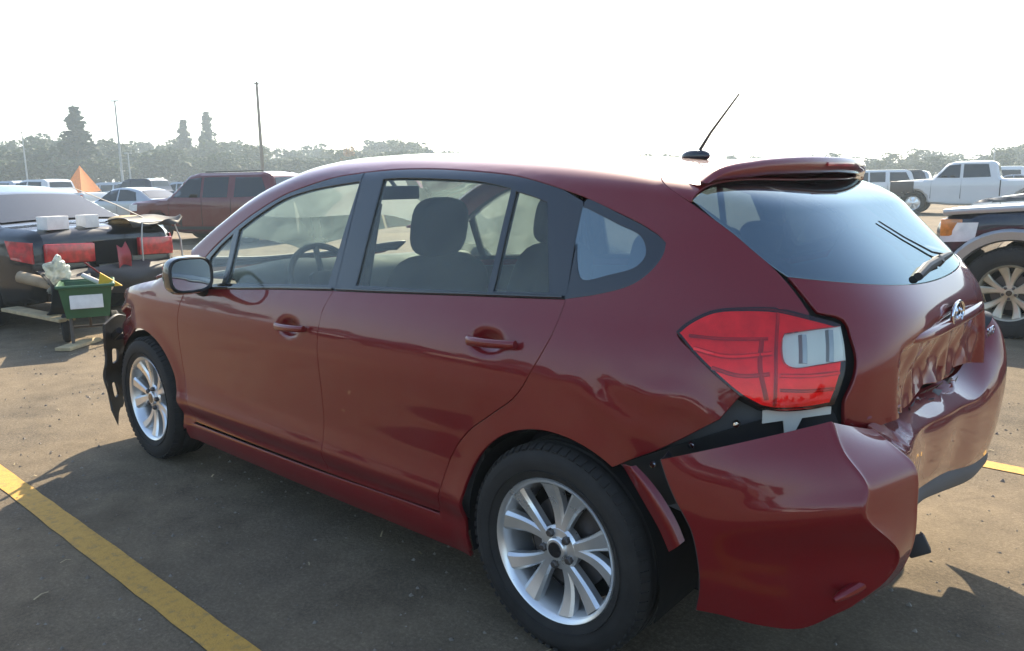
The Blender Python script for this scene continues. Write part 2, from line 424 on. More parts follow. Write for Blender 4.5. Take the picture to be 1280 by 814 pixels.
TAIL_GAP = [(828, 203), (825, 214), (829, 228), (847, 242.7), (864, 253.7), (891, 273), (918, 293), (942.7, 314), (962, 330), (982, 350.5), (997, 369), (1012, 391)]
LAMP = [(845.8, 415.3), (859, 404), (891, 389), (930.6, 386), (972, 388), (1011.6, 396.9), (1048.5, 406.7), (1053, 431), (1054.6, 458), (1048.5, 483), (1040, 505), (1006.7, 511), (967, 512), (950, 508.6), (925.6, 495), (893.7, 468), (866.7, 441)]
REAR_ARCH = [(762, 587), (740.5, 570.5), (711.6, 550.7), (679, 539), (650, 540), (621, 550.7), (599.7, 570.5), (586, 599), (582, 628), (587, 664)]
QTR_LOW = [(932, 507), (900, 524), (860, 545), (820, 564), (762, 587)]
TG_EDGE = [(990, 347), (1022, 391), (1054, 399), (1065, 428), (1068, 448), (1063.5, 482), (1056, 502), (1059, 524), (1078, 526), (1110, 502)]
GLASS_BOT = [(990, 347), (1029, 354.6), (1090.6, 363), (1117.6, 364), (1152, 358), (1176.6, 348), (1190, 338.6)]
F_ARCH = [(143.6, 409.5), (159.3, 408.5), (173, 418), (185, 434), (194.7, 447.8), (203, 459.7), (214, 488.5), (220.6, 504), (226, 524)]
# ---------------------------------------------------------------- ground
def asphalt():
    m, n, l, b = new_mat('asphalt')
    tc = n.new('ShaderNodeTexCoord'); v = tc.outputs['Object']
    big = noise(n, l, .55, 6, .6, v); mid = noise(n, l, 6, 6, .7, v); fine = noise(n, l, 75, 8, .85, v); pat = noise(n, l, 1.7, 4, .55, v)
    c1 = ramp(n, l, fine.outputs['Fac'], [(.36, (.028, .025, .022)), (.5, (.085, .077, .067)), (.60, (.16, .142, .118)), (.70, (.36, .32, .27))])
    dust_veil = ramp(n, l, big.outputs['Fac'], [(.32, (.05,)*3), (.68, (.60,)*3)])
    mx = n.new('ShaderNodeMixRGB'); mx.inputs['Color2'].default_value = (.26, .215, .15, 1)
    l.new(dust_veil.outputs['Color'], mx.inputs['Fac']); l.new(c1.outputs['Color'], mx.inputs['Color1'])
    st = ramp(n, l, pat.outputs['Fac'], [(.30, (.55,)*3), (.45, (1,)*3)])
    m2 = n.new('ShaderNodeMixRGB'); m2.blend_type = 'MULTIPLY'; m2.inputs['Fac'].default_value = .7
    l.new(mx.outputs['Color'], m2.inputs['Color1']); l.new(st.outputs['Color'], m2.inputs['Color2'])
    m3 = n.new('ShaderNodeMixRGB'); m3.blend_type = 'MULTIPLY'; m3.inputs['Fac'].default_value = .6
    mr = ramp(n, l, mid.outputs['Fac'], [(.3, (.6,)*3), (.7, (1.25,)*3)])
    l.new(m2.outputs['Color'], m3.inputs['Color1']); l.new(mr.outputs['Color'], m3.inputs['Color2'])
    vo = n.new('ShaderNodeTexVoronoi'); vo.feature = 'DISTANCE_TO_EDGE'; vo.inputs['Scale'].default_value = .45
    wv = n.new('ShaderNodeVectorMath'); wv.operation = 'ADD'; nz = noise(n, l, 2.2, 5, .6, v); l.new(v, wv.inputs[0]); l.new(nz.outputs['Color'], wv.inputs[1]); l.new(wv.outputs[0], vo.inputs['Vector'])
    ck = ramp(n, l, vo.outputs['Distance'], [(.0, (.25,)*3), (.006, (1,)*3)])
    oil = noise(n, l, 1.1, 3, .5, v); ol = ramp(n, l, oil.outputs['Fac'], [(.60, (1,)*3), (.74, (.45,)*3)])
    m4 = n.new('ShaderNodeMixRGB'); m4.blend_type = 'MULTIPLY'; m4.inputs['Fac'].default_value = .22; l.new(m3.outputs['Color'], m4.inputs['Color1']); l.new(ck.outputs['Color'], m4.inputs['Color2'])
    m5 = n.new('ShaderNodeMixRGB'); m5.blend_type = 'MULTIPLY'; m5.inputs['Fac'].default_value = .8; l.new(m4.outputs['Color'], m5.inputs['Color1']); l.new(ol.outputs['Color'], m5.inputs['Color2'])
    m6 = n.new('ShaderNodeMixRGB'); m6.blend_type = 'MULTIPLY'; m6.inputs['Fac'].default_value = 1; m6.inputs['Color2'].default_value = (1.12, 1.0, .84, 1); l.new(m5.outputs['Color'], m6.inputs['Color1'])
    l.new(m6.outputs['Color'], b.inputs['Base Color']); b.inputs['Roughness'].default_value = .92; b.inputs['Specular IOR Level'].default_value = .25
    ad = n.new('ShaderNodeMath'); ad.operation = 'ADD'; l.new(fine.outputs['Fac'], ad.inputs[0]); l.new(mid.outputs['Fac'], ad.inputs[1])
    bp = bump(n, l, ad.outputs[0], .55, .012); l.new(bp.outputs['Normal'], b.inputs['Normal'])
asphalt()
S = 900
V = [(-S, -S, 0), (S, -S, 0), (S, S, 0), (-S, S, 0)]
tag(mesh_obj('ground', V, [(0, 1, 2, 3)], 'asphalt', smooth=False), kind='structure')
def worn_yellow():
    m, n, l, b = new_mat('yellow_paint')
    t = noise(n, l, 30, 6, .75); t2 = noise(n, l, 170, 2)
    r = ramp(n, l, t.outputs['Fac'], [(.30, (.26, .17, .06)), (.48, (.47, .255, .04)), (.75, (.55, .315, .06))]); l.new(r.outputs['Color'], b.inputs['Base Color'])
    b.inputs['Roughness'].default_value = .8; bp = bump(n, l, t2.outputs['Fac'], .5, .006); l.new(bp.outputs['Normal'], b.inputs['Normal'])
worn_yellow()
def stripe(x0, x1, y, w=.105, s=0.0):
    n = 40; V = []; r_ = random.Random(int(y*100))
    for i in range(n+1):
        x = x0+(x1-x0)*i/n; yy = y+s*(x-x0)
        V += [(x, yy-w/2+r_.uniform(-.003, .003), .004), (x, yy+w/2+r_.uniform(-.003, .003), .004)]
    tag(mesh_obj('parking_line', V, [(2*i, 2*i+1, 2*i+3, 2*i+2) for i in range(n)], 'yellow_paint', smooth=False), kind='structure')
stripe(-.9, 4.6, 1.48, s=-.006); stripe(-.9, 4.6, -1.70)
# ---------------------------------------------------------------- red hatchback
def pxd(px, inv): return inv(cam_pts(px))
AX = .95; RSC = .75
def dom_roll(q):                    # (x, angle about a lengthwise axis), from outside
    q = np.asarray(q, float); a = q[:, 1]/RSC
    D = np.stack([np.zeros(len(q)), np.sin(a), np.cos(a)], 1)
    O = np.stack([q[:, 0], np.zeros(len(q)), np.full(len(q), AX)], 1)
    return cast(O+D*1.6, -D, 0, 1.6, 44)
def inv_roll(P): return np.stack([P[:, 0], RSC*np.arctan2(P[:, 1], P[:, 2]-AX)], 1)
car = empty('red_hatchback', (0, 0, 0), 0, 'dark red five-door hatchback with its rear bumper torn loose and tailgate crushed', 'car')
belt = np.vstack([[(2.15, .916)], pxd(BELT, inv_side)[0:]])          # front -> rear
g_mid = pxd(DOOR_MID_GAP, inv_side); g_mid[:, 0] = [1.056, 1.092, 1.102, 1.106, 1.109, 1.110, 1.112, 1.118]
g_rear = pxd(DOOR_REAR_GAP, inv_side)
g_front = np.array([(2.160, .915), (2.205, .835), (2.232, .739), (2.246, .612), (2.232, .479), (2.200, .384), (2.180, .279)])
bot = np.array([(2.18, .279), (1.77, .281), (1.118, .283), (.823, .287), (.491, .298)])
b_f = np.array([p for p in belt if p[0] > 1.06]); b_r = np.array([p for p in belt if p[0] < 1.05])
mid_top = np.array([1.056, .994])
L_fd = loop2d(np.vstack([b_f, [mid_top]]), g_mid[1:], np.vstack([bot[2::-1]])[0:], g_front[::-1][1:])
L_rd = loop2d(np.vstack([[mid_top], b_r]), g_rear[1:], bot[::-1][1:3], g_mid[::-1][1:])
def handle_dent(x0, z0):             # finger recess pressed into the door skin
    def d(P, N):
        r = np.sqrt(((P[:, 0]-x0-.03)/.085)**2+((P[:, 2]-z0)/.042)**2)
        k = np.clip(1-r, 0, 1); P = P.copy(); P[:, 1] -= .028*(k*k*(3-2*k)); return P
    return d
fd = panel('front_door', L_fd, dom_side, 'paint_red', car, h=.016, gap=.0032, disp=handle_dent(1.265, .838))
rd = panel('rear_door', L_rd, dom_side, 'paint_red', car, h=.016, gap=.0032, disp=handle_dent(.225, .905))
fdR, rdR = mirror_obj(fd), mirror_obj(rd)
# front wing
arc_f = [(2.645+.362*math.cos(a), .318+.362*math.sin(a)) for a in np.radians(np.linspace(-15, 148, 24))]
wing = loop2d(g_front[:], [(2.30, .22)], arc_f[::-1][0:0] or [(2.3, .24)], [(2.645+.362*math.cos(a), .318+.362*math.sin(a)) for a in np.radians(np.linspace(190, 20, 30))],
              [(3.06, .47), (3.075, .60), (3.06, .72), (3.045, .80)], [(2.9, .862), (2.7, .905), (2.5, .94), (2.36, .97), (2.25, 1.0), (2.16, 1.035)], [(2.13, .99), (2.15, .93)])
def wing_dent(P, N):
    P = P.copy(); k = np.exp(-(((P[:, 0]-3.0)/.16)**2+((P[:, 2]-.74)/.10)**2))
    P[:, 1] -= .030*k*(1+.6*np.sin(P[:, 2]*60+P[:, 0]*20)); P[:, 0] -= .02*k; return P
wf = panel('front_wing', wing, dom_side, 'paint_red', car, h=.018, gap=.0032, disp=wing_dent); mirror_obj(wf)
# body side: A pillar, cant rail, rear quarter
dlo_top = pxd(DLO_TOP, inv_roll)     # rear -> front
qtr = pxd(QTR, inv_roll); grr = pxd(DOOR_REAR_GAP, inv_roll)
arch_r = [(0.362*math.cos(a), .318+.362*math.sin(a)) for a in np.radians(np.linspace(190-180-22, 124, 30))]
arch_rr = inv_roll(dom_side(arch_r))
tailgap = pxd(TAIL_GAP[1:], inv_roll)
lampf = pxd([LAMP[i] for i in (14, 15, 16, 0, 1, 2, 3, 4, 5)], inv_roll)
qlow = pxd(QTR_LOW, inv_roll)
ws_edge = []                          # windscreen edge: inside the A pillar
for x in np.linspace(1.50, 2.20, 12):
    s = np.interp(x, dlo_top[::-1, 0][np.argsort(dlo_top[::-1, 0])], dlo_top[::-1, 1][np.argsort(dlo_top[::-1, 0])])
    ws_edge.append((x+.05, s-.085-.03*(x-1.5)))
ws_edge = np.array(ws_edge)
abase = np.array([inv_roll(dom_side([(2.15, .935)]))[0], inv_roll(dom_side([(2.10, 1.02)]))[0]])
seam = np.array([[-.12, .50*1.0], [.3, .60], [.8, .62], [1.2, .62], [1.45, .60]])
def y_to_s(x, y):
    P = dom_top([(x, y)]); return inv_roll(P)[0, 1]
seam = np.array([(x, y_to_s(x, y)) for x, y in ((-.135, .50), (.1, .515), (.5, .525), (.9, .525), (1.2, .52), (1.42, .515), (1.53, .515))])
L_bs = loop2d(np.vstack([dlo_top, abase[::-1]])[::-1], qtr[::-1][1:], grr[1:], inv_roll(dom_side([(.45, .20), (.352, .20)])), arch_rr, qlow[::-1][1:-1],
              lampf, tailgap[::-1], seam, ws_edge, step=.012)
def buckle(P, N):                     # the quarter panel is buckled above the torn bumper
    x, z = P[:, 0], P[:, 2]
    k = np.exp(-(((x+.36)/.16)**2+((z-.80)/.07)**2))
    w = .0048*np.sin((z-.45*x)*46+1.2*np.sin(x*19))+.0016*np.sin(x*40+z*26)
    k2 = np.exp(-(((x+.05)/.20)**2+((z-.80)/.045)**2))*.45
    return P+N*((k+k2)*w)[:, None]
bs = panel('body_side', L_bs, dom_roll, 'paint_red', car, h=.017, disp=buckle)
# right side is whole
bsR = mirror_obj(panel('body_side', L_bs, dom_roll, 'paint_red', car, h=.03))
for o in [o for o in bpy.data.objects if o.name.startswith('body_side') and o not in (bs, bsR)]: bpy.data.objects.remove(o)
# roof skin
sl = seam.copy(); roofL = loop2d(sl, [(1.58, s) for s in np.linspace(sl[-1, 1], -sl[-1, 1], 16)][1:-1], sl[::-1]*[1, -1],
              [(-.135, -seam[0, 1]), (-.09, -.25), (-.075, 0), (-.09, .25), (-.135, seam[0, 1])][1:-1], step=.03)
panel('roof', roofL, dom_roll, 'paint_red', car, h=.05, gap=.003)
# windscreen
wsL = loop2d(ws_edge, [(2.36, ws_edge[-1, 1]*.8), (2.43, ws_edge[-1, 1]*.4), (2.44, 0), (2.43, -ws_edge[-1, 1]*.4), (2.36, -ws_edge[-1, 1]*.8)], (ws_edge*[1, -1])[::-1], [(1.60, 0)], step=.03)
panel('windscreen', wsL, dom_roll, 'glass_clear', car, h=.06, off=-.003, lip=0)
cow = panel('cowl', loop2d([(2.36, -.66), (2.46, -.3), (2.47, 0), (2.46, .3), (2.36, .66)], [(2.46, .67), (2.55, .33), (2.56, 0), (2.55, -.33), (2.46, -.67)], step=.03), dom_top, 'black_plastic', car, h=.05, off=-.012)
# bonnet: pushed up and creased at the front edge
def hood_d(P, N):
    P = P.copy(); k = np.clip((P[:, 0]-2.75)/.5, 0, 1)
    P[:, 2] += .05*k*k*(1+.5*np.sin(P[:, 1]*9))-.045*np.clip((P[:, 0]-3.05)/.2, 0, 1)**2*(P[:, 1] > -2)
    return P
hd = panel('bonnet', loop2d([(2.47, .64), (2.57, .33), (2.58, 0), (2.57, -.33), (2.47, -.64)], [(2.9, -.60), (3.10, -.55), (3.22, -.35), (3.26, 0), (3.22, .35), (3.10, .55), (2.9, .60)], step=.02), dom_top, 'paint_red', car, h=.03, disp=hood_d)
# sill
sill = panel('sill', loop2d([(.36, .175), (1.2, .172), (2.28, .175)], [(2.27, .268), (1.2, .276), (.47, .29), (.36, .28)]), dom_side, 'paint_red', car, h=.02); mirror_obj(sill)
# ---- glasshouse: black frames with panes behind
dlo_s = pxd(DLO_TOP, inv_side); qtr_s = pxd(QTR, inv_side)
top_f = np.array([p for p in dlo_s if p[0] > 1.05]); top_r = np.array([p for p in dlo_s if -.0 < p[0] < 1.04]); top_q = np.array([p for p in dlo_s if p[0] < .015])
g_f = loop2d(pxd([(449, 226.5), (420, 231), (387, 237.6), (353.8, 249), (320.6, 269.7), (298, 287)], inv_side), pxd([(281.5, 354)], inv_side), pxd([(409, 355.5)], inv_side))
g_v = loop2d(pxd([(290.5, 292.5), (274, 308), (262, 322)], inv_side), [(2.02, .985), (1.985, .948)], pxd([(276.5, 353.5)], inv_side))
g_r = loop2d(pxd([(638, 235.5), (615, 229.5), (593, 225.5), (546.7, 222.7), (500, 222), (478, 223.5)], inv_side), pxd([(443.5, 356.5)], inv_side), pxd([(520, 361), (608, 364.5)], inv_side))
g_q = loop2d(pxd([(644, 238.5), (666, 245.5), (683, 252.5)], inv_side), pxd([(685, 365.5)], inv_side), pxd([(615, 364)], inv_side))
fr_f = loop2d(np.vstack([b_f, [mid_top]]), [(1.052, 1.2), (1.050, 1.4215)], np.vstack([top_f, [(2.115, 1.025)]]), step=.01)
fr_r = loop2d(np.vstack([[mid_top], b_r]), np.vstack([[(.012, 1.2)], [(.012, 1.318)]]), np.vstack([top_r, [(1.046, 1.4215)]]), [(1.048, 1.2)], step=.01)
fr_q = loop2d(qtr_s, np.vstack([top_q[1:], [(.008, 1.318)]]), [(.006, 1.2)], step=.01)
for L, holes, door, dR in ((fr_f, [g_f, g_v], fd, fdR), (fr_r, [g_r, g_q], rd, rdR)):
    o = panel('window_frame', L, dom_side, 'gloss_black', door, holes=holes, h=.03, off=-.003, lip=.02, gap=.0015); mirror_obj(o, dR)
    for H in holes:
        p = panel('window_pane', shrink(H, -.006), dom_side, 'glass_clear', door, h=.06, off=-.010, lip=0, gap=0); mirror_obj(p, dR)
qw_h = loop2d(pxd([(721, 262), (722, 340), (727, 349), (760, 343), (795, 332), (806, 318), (801, 296), (770, 279), (731, 259)], inv_side))
qw = panel('quarter_window', fr_q, dom_side, 'gloss_black', car, holes=[qw_h], h=.03, off=-.003, lip=.02, gap=.0015); qwR = mirror_obj(qw)
p = panel('window_pane', shrink(qw_h, -.006), dom_side, 'glass_dark', qw, h=.06, off=-.006, lip=0, gap=0); mirror_obj(p, qwR)
# bright weather strip along the belt
for (a, b, door, dR) in ((1.065, 2.12, fd, fdR), (.012, 1.045, rd, rdR)):
    xs = np.linspace(a, b, 40); zs = np.interp(xs, belt[::-1, 0], belt[::-1, 1])
    P = dom_side(np.stack([xs, zs+.006], 1)); m = MB(); m.tube(P+[0, .002, 0], .0045, 6); o = m.build('belt_strip', 'gloss_black', door); mirror_obj(o, dR)
# ---- door handles
def handle(x0, z0, door, dR):
    m = MB(); P = dom_side([(x0-.085, z0+.006), (x0+.085, z0)])
    n = 12; ctr = [(x0-.095+.19*t, z0+.008*(1-t)) for t in np.linspace(0, 1, n)]
    Q = dom_side(ctr); V = []; 
    for i, (q, t) in enumerate(zip(Q, np.linspace(0, 1, n))):
        b = .016+.016*math.sin(math.pi*min(1, t*1.0))**.5; hh = .0125+.003*t; k = 10
        for j in range(k):
            a = 2*math.pi*j/k; V.append((q[0], q[1]+b+.010*math.cos(a), q[2]+hh*math.sin(a)))
    F = [(i*10+j, i*10+(j+1) % 10, (i+1)*10+(j+1) % 10, (i+1)*10+j) for i in range(n-1) for j in range(10)]+[tuple(range(10))[::-1], tuple(range((n-1)*10, n*10))]
    o = fixnormals(mesh_obj('door_handle', V, F, 'paint_red', door, sharp=50)); mirror_obj(o, dR)
handle(1.265, .838, fd, fdR); handle(.225, .905, rd, rdR)
# ---- tailgate: skin, glass, spoiler, badges
def tg_d(P, N):                       # crushed in below the glass
    P = P.copy(); y, z = P[:, 1], P[:, 2]
    rec = 1/(1+np.exp((np.abs(y)-.445)/.006))*1/(1+np.exp((z-.985+.05*(y/.45)**2)/.006))   # number-plate recess
    c = np.exp(-(((y-.08)/.34)**2+((z-.83)/.11)**2))
    fold = .022*np.abs(np.sin(8*(y+.9*z)+.4))+.012*np.abs(np.sin(19*(y-.55*z)+1.1))+.004*np.sin(60*y+35*z)
    P[:, 0] += .024*rec+.035*c*rec+.75*rec*fold*np.clip((.955-z)/.10, 0, 1)+.012*np.sin(14*z+6*y)*np.exp(-((y-.55)/.1)**2)*np.clip((1.0-z)/.1, 0, 1)
    P[:, 2] += .012*np.sin(17*y)*np.clip((.86-z)/.08, 0, 1)
    return P
gy = np.linspace(.615, -.615, 17)
glass_bot = [(y, 1.083+.05*(y/.61)**2) for y in gy]
def rear_at(y, z):
    O = np.array([[-1.6, y, z]]); return cast(O, np.array([[1.0, 0, 0]]), 0, 1.9, 200)[0]
gb = inv_rad(np.array([rear_at(y, z) for y, z in glass_bot]))
te = pxd(TG_EDGE[:8], inv_rad); te[-1, 1] = .785
tb = inv_rad(np.array([rear_at(y, .768+.006*math.cos(y*5)) for y in np.linspace(.60, -.60, 15)]))
L_tg = loop2d(gb, (te*[-1, 1])[1:], tb[::-1], te[::-1][:-1], step=.012)
tg = panel('tailgate', L_tg, dom_rad, 'paint_red', car, h=.012, disp=tg_d, gap=.003)
# glass up to the spoiler
tgp = pxd(TAIL_GAP, inv_rad); up = tgp[4:9] # from (864,253) down to (962,330)
edge_l = pxd([(866, 250), (891, 272), (918, 292), (942.7, 313), (962, 329), (985, 345)], inv_rad)
spb = pxd([(866, 247), (884, 231.5), (908, 225.3), (933, 223), (969.7, 219)], inv_rad)
top_c = inv_rad(np.array([rear_at(y, 1.372) for y in (.25, 0, -.25)]))
gtop = np.vstack([spb[:4], top_c, (spb[:4]*[-1, 1])[::-1]])
L_gl = loop2d(edge_l, gb[1:-1], (edge_l*[-1, 1])[::-1], gtop[::-1], step=.015)
rg = panel('rear_window', L_gl, dom_rad, 'glass_dark', tg, h=.03, off=-.004, lip=.004, gap=.002)
# upper part of the tailgate skin and spoiler
def roll_of(dm, pts): return inv_roll(dm(np.array(pts)))
upl = pxd([(825, 214), (829, 228), (847, 242.7), (864, 252.5)], inv_roll)
spl = inv_roll(dom_rad(gtop))
L_up = loop2d([(-.135, seam[0, 1]), (-.09, .25), (-.075, 0), (-.09, -.25), (-.135, -seam[0, 1])], (upl*[1, -1])[0:], spl[::-1], upl[::-1], step=.014)
panel('tailgate_top', L_up, dom_roll, 'paint_red', tg, h=.025, gap=.002)
def crs(A, k):                        # Catmull-Rom refine rows of control points (n, d) -> ((n-1)*k+1, d)
    A = np.array(A, float); E = np.concatenate([2*A[:1]-A[1:2], A, 2*A[-1:]-A[-2:-1]]); out = []
    for i in range(1, len(E)-2):
        p0, p1, p2, p3 = E[i-1], E[i], E[i+1], E[i+2]
        for t in np.arange(k)/k:
            out.append(.5*((2*p1)+(-p0+p2)*t+(2*p0-5*p1+4*p2-p3)*t*t+(-p0+3*p1-3*p2+p3)*t**3))
    out.append(A[-1]); return np.array(out)
def loft(name, G, mat, parent, ku=6, kv=6, thick=.004, smooth=True, sharp=50, jit=None, back=True):
    G = np.array(G, float); G = crs(G, ku); G = np.swapaxes(crs(np.swapaxes(G, 0, 1), kv), 0, 1)
    if jit is not None: G = jit(G)
    n, m = G.shape[:2]; V = G.reshape(-1, 3)
    F = [(i*m+j, i*m+j+1, (i+1)*m+j+1, (i+1)*m+j) for i in range(n-1) for j in range(m-1)]
    o = mesh_obj(name, V, F, mat, parent, sharp=sharp)
    if thick:
        bm = bmesh.new(); bm.from_mesh(o.data); bmesh.ops.recalc_face_normals(bm, faces=bm.faces)
        bmesh.ops.solidify(bm, geom=list(bm.faces), thickness=thick); bm.to_mesh(o.data); bm.free()
        o.data.polygons.foreach_set('use_smooth', [True]*len(o.data.polygons)); o.data.set_sharp_from_angle(angle=math.radians(sharp))
    return o
def sgrid(n, m, c, d, e1=.5, e2=.5, rot=None):   # superellipsoid cushion
    V = []
    for i in range(n+1):
        a = -math.pi/2+math.pi*i/n
        for j in range(m):
            b = 2*math.pi*j/m
            f = lambda q, e: math.copysign(abs(q)**e, q)
            V.append(Vector((d[0]/2*f(math.cos(a), e1)*f(math.cos(b), e2), d[1]/2*f(math.cos(a), e1)*f(math.sin(b), e2), d[2]/2*f(math.sin(a), e1))))
    F = [(i*m+j, i*m+(j+1) % m, (i+1)*m+(j+1) % m, (i+1)*m+j) for i in range(n) for j in range(m)]
    M = rot if rot is not None else Matrix.Identity(3)
    return [M @ v+Vector(c) for v in V], F
def cushion(name, c, d, mat, parent, rot=None, e1=.45, e2=.45, n=14, m=24):
    V, F = sgrid(n, m, c, d, e1, e2, rot); return mesh_obj(name, V, F, mat, parent, sharp=80)
# ---- spoiler
gx = lambda y: -.46+.13*(y/.6)**2
zt = pchip([0, .2, .365, .475, .55, .60], [1.434, 1.433, 1.427, 1.416, 1.400, 1.368]); zb = pchip([0, .36, .47, .54, .60], [1.388, 1.383, 1.375, 1.370, 1.359])
rows = []
for y in np.linspace(-.60, .60, 25):
    a = abs(y); x1 = gx(a); y0 = y*(.95-.10*(a/.6)**4); rz = dom_top([(-.17-.08*(a/.6)**2, y0)])[0]; rm = .5*(rz[0]+x1); y1 = y*(.97-.03*(a/.6)**4); rq = dom_top([(rm, y1)])[0]
    rows.append([(rz[0], y0, rz[2]-.014), (rm, y1, max(rq[2]+.004, .5*(rz[2]+float(zt(a)))+.004 if a < .45 else 0)), (x1+.02, y, float(zt(a))+.001), (x1, y, float(zt(a))-.006), (x1-.004, y, .5*float(zt(a)+zb(a))), (x1+.004, y, float(zb(a))+.004), (x1+.03, y, float(zb(a))), (x1+.12, y*.98, float(zb(a))+.018)])
sp = loft('spoiler', rows, 'paint_red', tg, 3, 3, thick=0)
# third brake light on the spoiler's edge
m = MB(); m.box((gx(0)-.0015, 0, 1.412), (.006, .22, .012), bev=.003); m.build('high_brake_light', 'lens_red', tg)
# ---- tail lamps
Ll = loop2d(pxd(LAMP[13:]+LAMP[:1], inv_rad), pxd(LAMP[0:7], inv_rad), pxd(LAMP[6:11], inv_rad), pxd(LAMP[10:14], inv_rad), step=.008)
REV = loop2d(pxd([(980, 419), (1012, 413.5), (1048.5, 408.5)], inv_rad), pxd([(1053, 431), (1054.8, 451)], inv_rad), pxd([(1020, 457), (992, 460.5), (981, 456), (976.5, 440), (977, 425)], inv_rad), step=.006)
Lk = shrink(Ll, -.010)
def lamp_bulge(P, N):
    q = inv_rad(P); cr = pxd([(970, 404)], inv_rad)[0, 0]
    return P+N*(.016*np.exp(-np.abs(q[:, 0]-cr)/.10)+.004*np.sin(q[:, 1]*70)*np.exp(-np.abs(q[:, 0]-cr)/.2)*0+.004)[:, None]
tl = panel('tail_lamp', Lk, dom_rad, 'under_black', car, h=.03, off=-.012, lip=.03, gap=0)
inner = panel('lamp_reflector', shrink(Ll, .004), dom_rad, 'reflector_red', tl, h=.02, off=-.002, lip=0, gap=.001)
inw = panel('lamp_reflector', shrink(REV, .001), dom_rad, 'reflector_white', tl, h=.02, off=.002, lip=.003, gap=0)
rl = panel('red_lens', Ll, dom_rad, 'red_glass', tl, holes=[REV], h=.012, disp=lamp_bulge, lip=.014, gap=.001)
wl = panel('reversing_lens', REV, dom_rad, 'clear_lens', tl, h=.010, disp=lamp_bulge, lip=.014, gap=.001)
LI = [inner, inw, rl, wl]
def lamp_line(pxs, r, mat, off=.004):
    q = dom_rad(crs(pxd(pxs, inv_rad), 5)); q = q+grad(q)*off; m = MB(); m.tube(q, r, 6); LI.append(m.build('lamp_rib', mat, tl))
lamp_line([(972, 392), (970, 440), (968, 508)], .0045, 'lens_red'); lamp_line([(952, 425), (950, 460), (958, 500)], .006, 'lens_red')
lamp_line([(862, 420), (905, 424), (960, 424)], .004, 'lens_red'); lamp_line([(868, 436), (910, 446), (965, 442)], .006, 'reflector_red'); lamp_line([(890, 460), (925, 470), (962, 468)], .005, 'lens_red')
lamp_line([(975, 470), (1010, 470), (1048, 466)], .005, 'reflector_red'); lamp_line([(975, 488), (1008, 489), (1042, 486)], .004, 'lens_red')
for xa in (1003, 1036):
    lamp_line([(xa, 420-(xa-1000)*.18), (xa+1, 455-(xa-1000)*.06)], .011, 'reflector_grey', .000)
tlR = mirror_obj(tl, car)
for o in LI: mirror_obj(o, tlR)
blockL = loop2d(te+[.040, 0], (te-[.030, 0])[::-1], step=.02)  # black strips added behind the tailgate gaps to stop sunlight leaking through
sl_ = panel('gap_light_block', blockL, dom_rad, 'under_black', car, h=.04, off=-.022, lip=0, gap=0); mirror_obj(sl_)
blockT = pxd(TAIL_GAP[3:], inv_rad); blockT = loop2d(blockT+[.030, 0], (blockT-[.020, 0])[::-1], step=.02)
sl_ = panel('gap_light_block', blockT, dom_rad, 'under_black', car, h=.04, off=-.016, lip=0, gap=0); mirror_obj(sl_)
# ---- torn-off rear bumper cover
A_ = np.array([(-.395, .915, .705), (-.415, .917, .66), (-.442, .918, .612), (-.482, .914, .548), (-.500, .910, .473), (-.502, .902, .40), (-.488, .890, .332)])
K_ = np.array([(-.752, .798, .842), (-.790, .828, .790), (-.848, .842, .730), (-.856, .856, .664), (-.902, .772, .572), (-.880, .770, .495), (-.815, .790, .415)])
S_ = np.array([(-.786, .625, .788), (-.845, .660, .768), (-.897, .664, .726), (-.906, .668, .640), (-.906, .672, .560), (-.890, .675, .495), (-.862, .665, .440)])
def mixb(a, b, t, dy=0.0, dz=0.0): return [tuple(p) for p in a+(b-a)*t+np.array([0, dy, 0])+np.array([[0, 0, dz*(k >= 5)] for k in range(7)])]
Bm = [mixb(A_, K_, 0), mixb(A_, K_, .2, .008, -.012), mixb(A_, K_, .45, .014, -.035), mixb(A_, K_, .72, .012, -.045), mixb(A_, K_, .93, .004, -.012), mixb(A_, K_, 1.0), mixb(K_, S_, .10, .004), mixb(K_, S_, .5, .006),
 mixb(K_, S_, .93), mixb(S_, S_, 0, -.01), [(x_+.02, y_-.045, z_-.004) for x_, y_, z_ in S_],
 *[[(x+.085, y, zr_+.062), (x+.012, y, zr_+.008), (x+.001, y, zr_-.012), (x-.006, y, zr_-.045), (x-.006, y, (zr_+zl_)/2-.01), (x-.003, y, zl_+.03), (x+.004, y, zl_)] for (x, y, zr_, zl_) in ((-.850, .50, .715, .465), (-.805, .30, .690, .50), (-.788, .05, .672, .485), (-.795, -.22, .652, .440), (-.810, -.48, .640, .398))],
 [(-.735, -.66, .780), (-.785, -.67, .74), (-.822, -.69, .68), (-.828, -.70, .61), (-.826, -.70, .54), (-.818, -.70, .46), (-.806, -.68, .39)],
 [(-.765, -.76, .868), (-.790, -.79, .82), (-.802, -.82, .75), (-.806, -.83, .66), (-.800, -.83, .57), (-.786, -.82, .48), (-.765, -.79, .40)],
 [(-.66, -.845, .860), (-.68, -.875, .81), (-.69, -.89, .74), (-.69, -.895, .65), (-.69, -.89, .56), (-.68, -.875, .47), (-.66, -.85, .39)],
 [(-.44, -.885, .80), (-.45, -.90, .76), (-.46, -.905, .70), (-.47, -.905, .62), (-.49, -.90, .53), (-.50, -.89, .45), (-.49, -.87, .36)]]
def bjit(G):
    G = G.copy(); y, z = G[..., 1], G[..., 2]
    G[..., 0] += .004*np.sin(y*13+z*9)*np.clip((.55-np.abs(y-.05))/.3, 0, 1)
    return G
bp = loft('rear_bumper', Bm, 'paint_red', car, 6, 5, thick=.005, sharp=40, jit=bjit)
